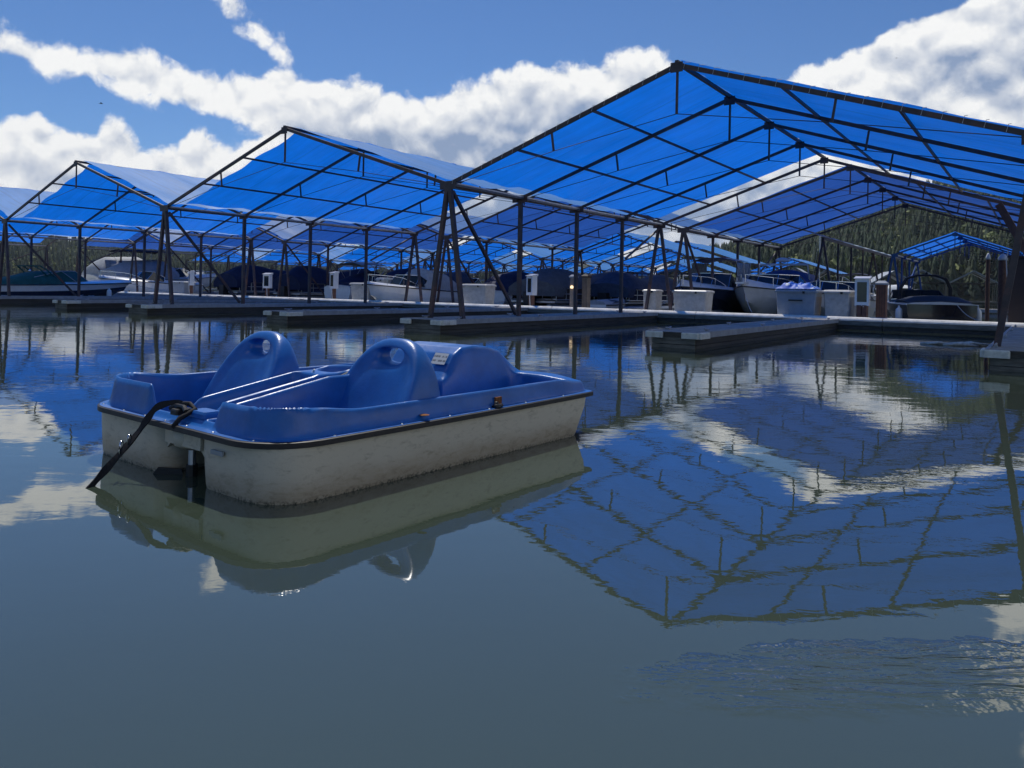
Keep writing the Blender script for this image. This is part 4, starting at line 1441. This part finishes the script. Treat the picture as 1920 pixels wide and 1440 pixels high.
def mooring_line(a, b, sag, label):
    a, b = W(*a), W(*b)
    pts = [a.lerp(b, k / 8) - Vector((0, 0, sag * 4 * (k / 8) * (1 - k / 8))) for k in range(9)]
    tag(MB().path(pts, .014, 5).build('mooring_line', M_LTCANV), label, 'rope', 'mooring lines tied to the docks')


mooring_line((2.0, 16.3, 1.4), (2.9, 14.7, .34), .12, 'pale rope from the bow of the large white cruiser to the walkway')
mooring_line((-.35, 15.6, 1.2), (-1.2, 14.7, .34), .1, 'pale rope from the navy cuddy boat to the walkway')
mooring_line((9.6, 15.9, .8), (10.3, 14.6, .34), .1, 'pale rope from the black speedboat to the walkway')
mooring_line((-28.6, 7.4, .95), (-27.2, 11.4, .36), .15, 'pale rope from the bow of the green canvas boat to the dock')
mooring_line((-8.9, 15.8, .6), (-9.8, 14.7, .34), .06, 'pale rope from the grey covered pontoon boat to the walkway')


# ------------------------------------------------------------------ far boathouses, sailboat, houseboat
def boathouse(x, y, w, L, v, r, label, rot, roof=M_ROOFGREY):
    t = thing('boathouse', label, 'boathouse', (x, y, 0), rot, 'grey roofed boathouses across the water')
    for sg in (-1, 1):
        MB().loft([[(sg * (w / 2 + .3), -.4, v - .1), (0, -.4, r), (0, -.4, r + .12), (sg * (w / 2 + .3), -.4, v + .02)], [(sg * (w / 2 + .3), L, v - .1), (0, L, r), (0, L, r + .12), (sg * (w / 2 + .3), L, v + .02)]]).build('roof_panel', roof, t)
        for k in range(4):
            MB().beam((sg * w / 2, L * k / 3, 0), (sg * w / 2, L * k / 3, v), .16).build('post', M_TIMBERG, t)
    for y0 in (0.0, L * .5):
        MB().beam((-w / 2, y0, v), (w / 2, y0, v), .12, .2).build('tie_beam', M_TIMBER, t)
        MB().beam((-w / 2, y0, v + .02), (0, y0, r - .1), .14, .24).build('rafter', M_FASCIA, t)
        MB().beam((w / 2, y0, v + .02), (0, y0, r - .1), .14, .24).build('rafter', M_FASCIA, t)
    MB().box((0, L * .5, .25), (w + .8, L + 1, .3)).build('float', M_TIMBERG, t)


boathouse(51.5, 138, 6.6, 14, 3.7, 5.9, 'grey gabled boathouse left of the sailboat mast', -.45)
boathouse(58.5, 140, 6.6, 14, 3.7, 6.0, 'grey gabled boathouse right of the sailboat mast', -.45)
boathouse(75.7, 140, 7.8, 14, 3.7, 6.0, 'grey gabled boathouse left of the black tow tower', -.5)
boathouse(85.3, 140, 7.8, 14, 3.7, 6.0, 'grey gabled boathouse behind the black tow tower', -.5)
boathouse(22.4, 108, 5.4, 12, 3.3, 5.0, 'dark gabled boathouse behind the left brown leg frame', .5)
boathouse(66.5, 132, 6.4, 12, 3.4, 5.4, 'grey boathouse roof behind the blue capped post', -.3)

t = thing('sailboat', 'moored sailboat with bare masts and blue sail cover', 'sailboat', (38.2, 101, 0), -1.0)
s = make_hull(t, 8.0, 2.6, .9, 1.1, M_WHITE, M_WHITE, M_WHITE, crown=.35, full=1.8)
MB().path([(0, 4.4, 1.2), (0, 4.4, 9.6)], .07, 8).build('mast', M_ALU, t)
MB().path([(0, 4.3, 2.3), (0, 1.2, 2.4)], .06, 6).build('boom', M_ALU, t)
MB().path([(0, 4.35, 3.4), (0, 4.1, 2.55), (0, 2.6, 2.5), (0, 1.1, 2.45)], .18, 8, True, [.08, .22, .18, .08]).build('sail_cover', M_BLUECANV, t, True)
rg = MB()
for q in [(-1.25, 4.2, 1.0), (1.25, 4.2, 1.0), (0, 7.9, 1.15), (0, .1, 1.0)]:
    rg.path([q, (0, 4.4, 9.4)], .012, 4)
rg.build('rigging', M_ALU, t)
t = thing('houseboat', 'tan houseboat with a white panel behind the nearest pedestal', 'houseboat', (53.5, 118, 0), -.4)
MB().box((0, 0, .3), (8, 4, .6)).build('float', M_WHITE, t)
MB().box((0, 0, 1.7), (6.2, 3.2, 2.2)).build('cabin', M_ROOFTAN, t)
MB().box((0, 0, 2.88), (7.2, 4.0, .12)).build('roof', M_ROOFTAN, t)
MB().box((.2, -1.63, 1.95), (2.4, .05, 1.1)).build('panel', M_WHITE, t)
MB().box((-2.2, -1.63, 1.8), (.9, .05, 1.2)).build('window', M_GLASS, t)
t = thing('cabin_cruiser', 'white flybridge cruiser behind the blue capped dock post', 'cabin cruiser', (35.0, 72.0, 0), -.9)
s = make_hull(t, 8.5, 2.9, 1.0, 1.35, M_WHITE, M_WHITE, M_WHITE, crown=.25)
canvas_hump(t, s, .1, .6, [(0, .7), (.1, 1.1), (.8, 1.1), (1, .6)], M_WHITE, 'cabin')
MB().box((1.24, 2.8, 1.65), (.06, 2.6, .4)).build('window', M_GLASS, t)
MB().box((-1.24, 2.8, 1.65), (.06, 2.6, .4)).build('window', M_GLASS, t)
bow_rail(t, s)

# ------------------------------------------------------------------ floating driftwood
mb = MB()
rr = random.Random(3)
for k in range(9):
    x0 = rr.uniform(-.45, .3)
    y0 = rr.uniform(-.22, .22)
    l = rr.uniform(.35, .9)
    a = rr.uniform(-.25, .35)
    mb.path([(x0, y0, .01), (x0 + l * .5, y0 + a * .3, .03 + rr.uniform(0, .03)), (x0 + l, y0 + a * .6, .012)], .03, 6, True, [rr.uniform(.015, .03), rr.uniform(.03, .055), .012])
o = mb.build('driftwood', M_DRIFT, None, True)
o.location = (9.6, 16.9, 0)
o.rotation_euler = (0, 0, -.35)
tag(o, 'pale floating driftwood in the shade before the right walkway', 'driftwood')


mb = MB()
rr = random.Random(12)
for k in range(60):
    x, y = rr.uniform(-4, 4), rr.uniform(3.5, 12)
    a, l = rr.uniform(0, 3.14), rr.uniform(.002, .006)
    dx, dy = math.cos(a) * l, math.sin(a) * l
    mb.add([(x - dx, y - dy, .003), (x + dy * .5, y - dx * .5, .005), (x + dx, y + dy, .003), (x - dy * .5, y + dx * .5, .006)], [(0, 1, 2, 3)])
tag(mb.build('floating_specks', M_BARK), kind='stuff')

# ------------------------------------------------------------------ pedal boat (local: x forward from stern, y to the right side, z up)
PB = thing('pedal_boat', 'two seat blue and white pedal boat floating alone on the open water', 'pedal boat', (-1.835, 4.085, 0.0), math.radians(51.5))
PB.scale = (1.035, 1.035, 1.02)
# local frame: +X bow; right side is -Y in Blender (right-handed), so w is mirrored
PL, HWID, WOFF = 2.745, 0.985, -0.085


def sstep(x, a, b):
    t = np.clip((x - a) / (b - a), 0, 1)
    return t * t * (3 - 2 * t)


def sdrect(s, w, s0, s1, w0, w1, r):
    cx, cy, hx, hy = (s0 + s1) / 2, (w0 + w1) / 2, (s1 - s0) / 2, (w1 - w0) / 2
    qx, qy = np.abs(s - cx) - hx + r, np.abs(w - cy) - hy + r
    return np.hypot(np.maximum(qx, 0), np.maximum(qy, 0)) + np.minimum(np.maximum(qx, qy), 0) - r


def outline_sd(s, w):
    r = np.where(s < PL / 2, 0.30, 0.06)
    w = w - WOFF
    hw = HWID - 0.02 * ((s - 1.2) / 1.4) ** 2
    # stern edge bows out a little in the middle of each hull
    cx, hx = PL / 2, PL / 2
    qx, qy = np.abs(s - cx) - hx + r, np.abs(w) - hw + r
    return np.hypot(np.maximum(qx, 0), np.maximum(qy, 0)) + np.minimum(np.maximum(qx, qy), 0) - r


def deck_height(s, w):
    d = outline_sd(s, w)
    # top of the coaming
    Ht = 0.408 + 0.055 * (1 - sstep(s, 0.10, 0.62)) - 0.04 * sstep(s, 2.35, 2.68) * sstep(np.abs(w), .5, .9)
    Ht = np.where(w < 0, Ht + 0.022 * (1 - sstep(s, .9, 1.6)), Ht)
    gap = (1 - sstep(s, .16, .26)) * sstep(w, -.34, -.22) * (1 - sstep(w, .30, .37))
    # console down the middle
    zc = np.interp(s, [0, .10, .14, .50, .86, 1.0, 1.12, 1.42, 1.56, 1.72, 1.80, 1.88, 1.96, 2.08, 2.24, 2.36, 2.50, 2.60, 2.7], [.33, .335, .38, .44, .50, .50, .52, .50, .42, .40, .47, .575, .62, .628, .615, .585, .48, .41, .40])
    kc = sstep(-np.abs(w + .02), -.36, -.28)
    T = Ht * (1 - kc) + zc * kc
    T = np.where(s > 2.5, np.where(kc > 0, T, Ht), T)
    T = T * (1 - gap) + 0.335 * gap
    low = gap * 0
    wall = .026 + .022 * (1 - sstep(s, .1, .5))
    c = sstep(-d, .045, .045 + wall)
    z = 0.30 + (T - 0.30) * c
    # wells
    def well(td, floor, soft=.05):
        return floor, sstep(-td, -.004, soft)
    z2 = z
    for (s0, s1, w0, w1, r, fl) in ((.05, 1.72, -1.0, -.15, .06, .09), (1.45, 2.50, -1.0, -.315, .10, .09), (.05, 1.72, .225, .95, .06, .09), (1.45, 2.50, .315, .95, .10, .09), (.115, .87, -.115, .095, .05, .205), (1.0, 1.50, -.115, .095, .07, .24), (.22, 1.14, .122, .192, .025, .20)):
        td = np.maximum(sdrect(s, w, s0, s1, w0, w1, r), d + .098)
        k = sstep(-td, -.006, .022 if r < .03 else .030)
        z2 = np.minimum(z2, z * (1 - k) + fl * k)
    # dip of the console between the two middle wells
    return z2


# deck as a fine moulded surface
hgt = 0.0095
ss = np.arange(-0.02, PL + 0.03, hgt)
ww = np.arange(-1.09, .925, hgt)
SS, WW = np.meshgrid(ss, ww, indexing='ij')
dd = outline_sd(SS, WW)
eps = 1e-3
gx = (outline_sd(SS + eps, WW) - dd) / eps
gy = (outline_sd(SS, WW + eps) - dd) / eps
push = np.clip(dd, 0, None)
SX, WX = SS - gx * push, WW - gy * push
ZZ = deck_height(SX, WX)
# soften once so that moulded edges are rounded
for _ in range(1):
    P = np.pad(ZZ, 1, mode='edge')
    ZZ = (P[1:-1, 1:-1] * 2 + P[:-2, 1:-1] + P[2:, 1:-1] + P[1:-1, :-2] + P[1:-1, 2:]) / 6
idx = -np.ones(SS.shape, int)
use = dd <= hgt * 1.02
idx[use] = np.arange(use.sum())
verts = np.stack([SX[use], -WX[use], ZZ[use]], 1)
q = np.stack([idx[:-1, :-1], idx[:-1, 1:], idx[1:, 1:], idx[1:, :-1]], -1).reshape(-1, 4)
q = q[(q >= 0).all(1)]
mb = MB()
mb.v = [tuple(p) for p in verts.tolist()]
mb.f = [tuple(r_) for r_ in q.tolist()]
mb.build('deck', M_PLASTIC, PB, True)

# outline points for strip
def outline_pts(off, n=160):
    pts = []
    c = np.array([PL / 2, WOFF])
    for k in range(n):
        a = 2 * math.pi * k / n
        d = np.array([math.cos(a) * 1.5, math.sin(a)])
        d /= np.linalg.norm(d)
        lo, hi = 0.0, 3.0
        for _ in range(30):
            m_ = (lo + hi) / 2
            p = c + d * m_
            if outline_sd(np.array(p[0]), np.array(p[1])) < off:
                lo = m_
            else:
                hi = m_
        p = c + d * lo
        pts.append((p[0], -p[1]))
    return pts


oa, ob_ = outline_pts(0.012), outline_pts(-0.03)
mb = MB()
mb.loft([[(x, y, .262) for x, y in ob_], [(x, y, .268) for x, y in oa], [(x, y, .295) for x, y in oa], [(x, y, .2985) for x, y in outline_pts(0.004)], [(x, y, .2965) for x, y in ob_]], True, False, False)
edge_smooth(mb.build('rub_strip', M_RUB, PB), 50)

me_screw = MB().lathe([(.008, 0), (.007, .003), (.002, .0045)], (0, 0, 0), 8).mesh('screw', M_CHROME)
os_ = outline_pts(-0.022, 26)
for x, y in os_:
    o = bpy.data.objects.new('screw', me_screw)
    COL.objects.link(o)
    o.parent = PB
    o.location = (x, y, .300)

# two pontoons and the tunnel roof between them
def pontoon(w0, w1, outer):
    def loop(ins, z, smax):
        pts = []
        s0 = 0.035 + ins * .6
        s1 = smax
        a0, a1 = w0 + ins, w1 - ins
        for k, (cx, cy, rx, st) in enumerate([(s0, a0, .22 if outer < 0 else .10, math.pi), (s0, a1, .10 if outer < 0 else .22, math.pi / 2), (s1, a1, .10, 0), (s1, a0, .10, -math.pi / 2)]):
            sx = 1 if k < 2 else -1
            sy = 1 if k in (0, 3) else -1
            ox, oy = cx + sx * rx, cy + sy * rx
            corner = []
            for j in range(7):
                b = (math.pi / 2) * j / 6
                if k == 0:
                    corner.append((ox - rx * math.sin(b), oy - rx * math.cos(b)))
                elif k == 1:
                    corner.append((ox - rx * math.cos(b), oy + rx * math.sin(b)))
                elif k == 2:
                    corner.append((ox + rx * math.sin(b), oy + rx * math.cos(b)))
                else:
                    corner.append((ox + rx * math.cos(b), oy - rx * math.sin(b)))
            pts += corner
        return [(p[0], -p[1], z) for p in pts]
    mb = MB()
    mb.loft([loop(.0, .285, 2.685), loop(.0, .20, 2.665), loop(.004, .10, 2.61), loop(.010, .02, 2.575), loop(.022, -.03, 2.54), loop(.07, -.10, 2.42), loop(.13, -.13, 2.3)], True, False, True)
    return edge_smooth(mb.build('hull', M_HULL, PB), 50)


pontoon(-1.045, -.13, -1)
pontoon(.215, .885, 1)
mb = MB()
for sg, wv in ((1, -.13), (-1, .215)):
    mb.add([(.07, -(wv - .02 * sg), .262), (.07, -(wv + .16 * sg), .262), (.07, -(wv + .07 * sg), .215), (.07, -(wv - .02 * sg), .14), (2.5, -(wv - .02 * sg), .262), (2.5, -(wv + .16 * sg), .262), (2.5, -(wv + .07 * sg), .215), (2.5, -(wv - .02 * sg), .14)],
           [(0, 1, 2, 3), (4, 7, 6, 5), (1, 5, 6, 2), (2, 6, 7, 3), (0, 3, 7, 4)])
mb.box((1.30, -.042, .184), (2.5, .36, .014))
mb.box((.058, -.042, .235), (.014, .36, .10))
mb.build('tunnel_roof', M_HULL, PB)
MB().lathe([(.115, .262), (.115, .205), (.108, .17), (.08, .155), (.01, .152)], (.15, .00, 0), 20).build('rudder_boss', M_HULL, PB, True)
MB().lathe([(.05, .153), (.05, .143)], (.15, .00, 0), 14).build('boss_ring', M_BLACK, PB)
MB().lathe([(.020, .16), (.020, .02)], (.13, .00, 0), 10).build('rudder_post', M_ALU, PB)
MB().lathe([(.030, .06), (.030, -.10)], (.13, .00, 0), 10).build('rudder_sleeve', M_BLACK, PB)
mb = MB()
bl = [(.0, .03), (-.14, .035), (-.17, .0), (-.20, -.06), (-.02, -.09), (.02, -.05)]
mb.loft([[(.10 + a * .55, .05 - a * .75, z) for a, z in bl], [(.11 + a * .55, .065 - a * .75, z) for a, z in bl]])
mb.build('rudder_blade', M_BLACK, PB)
mb = MB()
mb.path([(.55, -.21, .05), (.55, .12, .05)], .016, 8)
for k in range(4):
    a = k * math.pi / 2 + .5
    mb.box((.55 + .09 * math.cos(a), -.12, .05 + .09 * math.sin(a)), (.17, .16, .012), Matrix.Rotation(-a, 3, 'Y'))
mb.build('paddle_wheel', M_BLACK, PB)
MB().path([(.22, -.21, .04), (.20, -.13, .045), (.20, -.09, .04)], .025, 8).build('paddle_hub', M_BLACK, PB)
MB().bbox((.022, -.43, .205), (.012, .11, .022), .003).build('maker_plate', M_GREYBOX, PB)


# seats: solid arched backrests with a hand hole
def seat(wc, ds):
    N = 48
    def arch(hw_, z0, z1, pw=2.4):
        pts = []
        for k in range(N):
            a = 2 * math.pi * k / N
            x = math.cos(a)
            y = math.sin(a)
            zc = z0 + .14
            if y >= 0:
                px = hw_ * math.copysign(abs(x) ** .76, x)
                pz = zc + (z1 - zc) * abs(y) ** .86
            else:
                px = hw_ * math.copysign(min(1, abs(x) ** .35 * 1.0), x)
                pz = zc + (z0 - zc) * abs(y) ** .6
            pts.append((px, pz))
        return pts
    def hole(hw_, hh, zc):
        return [(hw_ * math.copysign(abs(math.cos(2 * math.pi * k / N)) ** .7, math.cos(2 * math.pi * k / N)), zc + hh * math.copysign(abs(math.sin(2 * math.pi * k / N)) ** .8, math.sin(2 * math.pi * k / N))) for k in range(N)]
    def front(z):
        return .775 + ds + .37 * (z - .09) / .66
    def back(z):
        return front(z) + .065 + .42 * max(0.0, 1 - (z - .09) / .66) ** 1.1
    def lp(pts, fn, off=0.0, sc=1.0):
        return [(fn(z) + off, -(wc + x * sc), z) for x, z in pts]
    A0 = arch(.335, .09, .730)
    A1 = arch(.327, .09, .717)
    A2 = arch(.30, .12, .680)
    A3 = arch(.20, .25, .62)
    H = hole(.100, .044, .624)
    H2 = hole(.120, .060, .620)
    loops = [lp(H, back, -.02), lp(H, front, .05), lp(H2, front, .012)]
    Am = [((a[0] * .5 + h[0] * .5), (a[1] * .5 + h[1] * .5)) for a, h in zip(A2, H2)]
    def dish(x, z):
        return .045 * max(0, 1 - (x / .28) ** 2) * max(0, min(1, (.66 - z) / .25)) 
    loops.append([(front(z) + dish(x, z) + .01, -(wc + x), z) for x, z in Am])
    loops.append([(front(z) + dish(x, z) * .5, -(wc + x), z) for x, z in A2])
    loops.append(lp(A1, front, .004))
    loops.append(lp(A0, front, .022))
    loops.append(lp(A0, lambda z: (front(z) + back(z)) / 2))
    loops.append(lp(A0, back, -.025))
    loops.append(lp(A1, back, -.004))
    loops.append([(back(z), -(wc + x), z) for x, z in Am])
    loops.append(lp(H2, back, .0))
    mb = MB().loft(loops + [loops[0]], True, False, False)
    o = mb.build('backrest', M_PLASTIC, PB, True)
    sub = o.modifiers.new('round', 'SUBSURF')
    sub.levels = 1
    sub.render_levels = 2
    return o


seat(.475, 0.0)
seat(-.545, -.22)
lb = MB().add([(-.065, -.045, 0), (.065, -.045, 0), (.065, .045, 0), (-.065, .045, 0), (-.065, -.045, .002), (.065, -.045, .002), (.065, .045, .002), (-.065, .045, .002)], [(3, 2, 1, 0), (4, 5, 6, 7), (0, 1, 5, 4), (1, 2, 6, 5), (2, 3, 7, 6), (3, 0, 4, 7)]).build('warning_label', label_mat(), PB)
lb.location = (1.832, -.14, .528)
lb.rotation_euler = Matrix(((0, -.0, 0), (0, 0, 0), (0, 0, 0))).to_euler()
nx = Vector((-.82, 0, .57)).normalized()
lx = Vector((0, -1, 0))
ly = nx.cross(lx)
lb.matrix_local = Matrix.Translation(Vector((1.842, -.18, .535)) + nx * .012) @ Matrix((lx, ly, nx)).transposed().to_4x4()
MB().path([(.98, -.145, .47), (1.16, -.145, .525), (1.3, -.145, .56)], .018, 8, True, [.012, .018, .02]).build('tiller', M_TAN, PB, True)
MB().path([(.91, -.0, .515), (.925, .03, .50), (.90, .06, .47)], .007, 6).build('cord', M_WHITE, PB, True)
mb = MB()
mb.bbox((.075, .02, .352), (.09, .07, .03), .008)
mb.path([(.06, -.06, .36), (.07, -.02, .378), (.07, .06, .378), (.06, .10, .36)], .014, 8)
mb.build('cleat', M_BLACK, PB)
MB().bbox((.13, -.12, .350), (.10, .16, .035), .012).build('hinge_block', M_PLASTIC, PB)
mb = MB()
mb.lathe([(.028, .30), (.030, .31), (.014, .318), (.013, .335), (.004, .338)], (1.62, -.872, 0), 10)
mb.path([(1.59, -.885, .312), (1.66, -.885, .312)], .012, 6)
mb.build('eye_bolt', M_BLACK, PB, True)
MB().lathe([(.02, 0), (.03, .004), (.012, .008)], (1.0, -.868, .325), 9).build('bolt', M_RUST, PB)
MB().box((1.66, -.852, .338), (.06, .012, .045)).build('rust_patch', M_RUST, PB)

# mooring strap running from the stern cleat down into the water
st = thing('mooring_strap', 'black webbing strap tied to the pedal boat stern and trailing into the water', 'strap', (-1.835, 4.085, 0.0), math.radians(51.5))
st.scale = (1.035, 1.035, 1.02)
pts = [(.085, .02, .385), (.06, .09, .392), (.01, .15, .365), (-.03, .165, .31), (-.075, .175, .24), (-.15, .185, .15), (-.24, .172, .065), (-.33, .135, -.005), (-.42, .09, -.09), (-.5, .05, -.2)]
P_ = [Vector(p) for p in pts]
fine = []
for i in range(len(P_) - 1):
    a, b, c, d = P_[max(i - 1, 0)], P_[i], P_[i + 1], P_[min(i + 2, len(P_) - 1)]
    for k in range(5):
        f = k / 5
        fine.append(0.5 * ((2 * b) + (c - a) * f + (2 * a - 5 * b + 4 * c - d) * f * f + (3 * b - a - 3 * c + d) * f ** 3))
fine.append(P_[-1])
mb = MB()
loops = []
for i, p in enumerate(fine):
    d = (fine[min(i + 1, len(fine) - 1)] - fine[max(i - 1, 0)]).normalized()
    tw = .9 + .5 * math.sin(i * .22)
    s1 = d.cross(Vector((0, 0, 1))).normalized()
    s2 = s1.cross(d).normalized()
    wv = s1 * math.cos(tw) + s2 * math.sin(tw)
    nv = wv.cross(d).normalized()
    hw_ = .0165 + .003 * math.sin(i * .9)
    loops.append([p - wv * hw_ - nv * .004, p + wv * hw_ - nv * .004, p + wv * hw_ + nv * .004, p - wv * hw_ + nv * .004])
mb.loft(loops)
mb.build('webbing', M_STRAP, st, False)
c = P_[5] + Vector((0, .012, .01))
ring = [(c.x + .032 * math.cos(a) * .6, c.y + .02 * math.cos(a), c.z + .04 * math.sin(a)) for a in [2 * math.pi * k / 14 for k in range(15)]]
MB().path(ring, .0055, 6).build('buckle', M_CHROME, st, True)
c = P_[4] * .4 + P_[5] * .6 + Vector((0, -.004, .02))
MB().path([(c.x + .015 * math.cos(a), c.y + .012 * math.cos(a), c.z + .026 * math.sin(a)) for a in [2 * math.pi * k / 12 for k in range(13)]], .005, 6).build('buckle', M_CHROME, st, True)
MB().path([(.085, .02, .392), (.10, -.02, .394), (.105, -.07, .37), (.02, -.07, .33), (-.016, -.065, .285)], .013, 6).build('loop', M_STRAP, st, True)


# ------------------------------------------------------------------ birds
def bird(loc, span, rot, label):
    t = thing('bird', label, 'bird', loc, rot)
    MB().path([(-.35 * span, 0, 0), (-.2 * span, 0, .01), (0, 0, .02), (.22 * span, 0, .03), (.30 * span, 0, .03)], .05, 8, True, [.01, .035 * span, .07 * span, .05 * span, .01]).build('body', M_BIRD, t, True)
    for sg in (-1, 1):
        MB().loft([[(.10 * span, 0, .04), (-.08 * span, 0, .04), (-.08 * span, 0, .03), (.10 * span, 0, .03)], [(.12 * span, sg * .25 * span, .16 * span), (-.06 * span, sg * .25 * span, .15 * span), (-.06 * span, sg * .25 * span, .14 * span), (.12 * span, sg * .25 * span, .15 * span)], [(.0, sg * .5 * span, .20 * span), (-.06 * span, sg * .5 * span, .20 * span), (-.06 * span, sg * .5 * span, .19 * span), (0, sg * .5 * span, .19 * span)]]).build('wing', M_BIRD, t)


bird((-30.1, 55, 13.9), .42, .4, 'small dark bird flying above the left shelters')
bird((30.1, 60, 19.9), .26, 1.3, 'tiny dark bird flying before the right cloud')


# ------------------------------------------------------------------ thin lake haze
hz = MB().box((0, 1550, 119.5), (7000, 3900, 243)).build('haze', None)
tag(hz, kind='stuff')
hm = bpy.data.materials.new('haze_air')
hm.use_nodes = True
hm.node_tree.nodes.remove(hm.node_tree.nodes['Principled BSDF'])
hv = hm.node_tree.nodes.new('ShaderNodeVolumePrincipled')
hv.inputs['Color'].default_value = (0.80, 0.88, 1.0, 1)
hv.inputs['Density'].default_value = 0.0001
hm.node_tree.links.new(hv.outputs[0], hm.node_tree.nodes['Material Output'].inputs['Volume'])
hz.data.materials.append(hm)
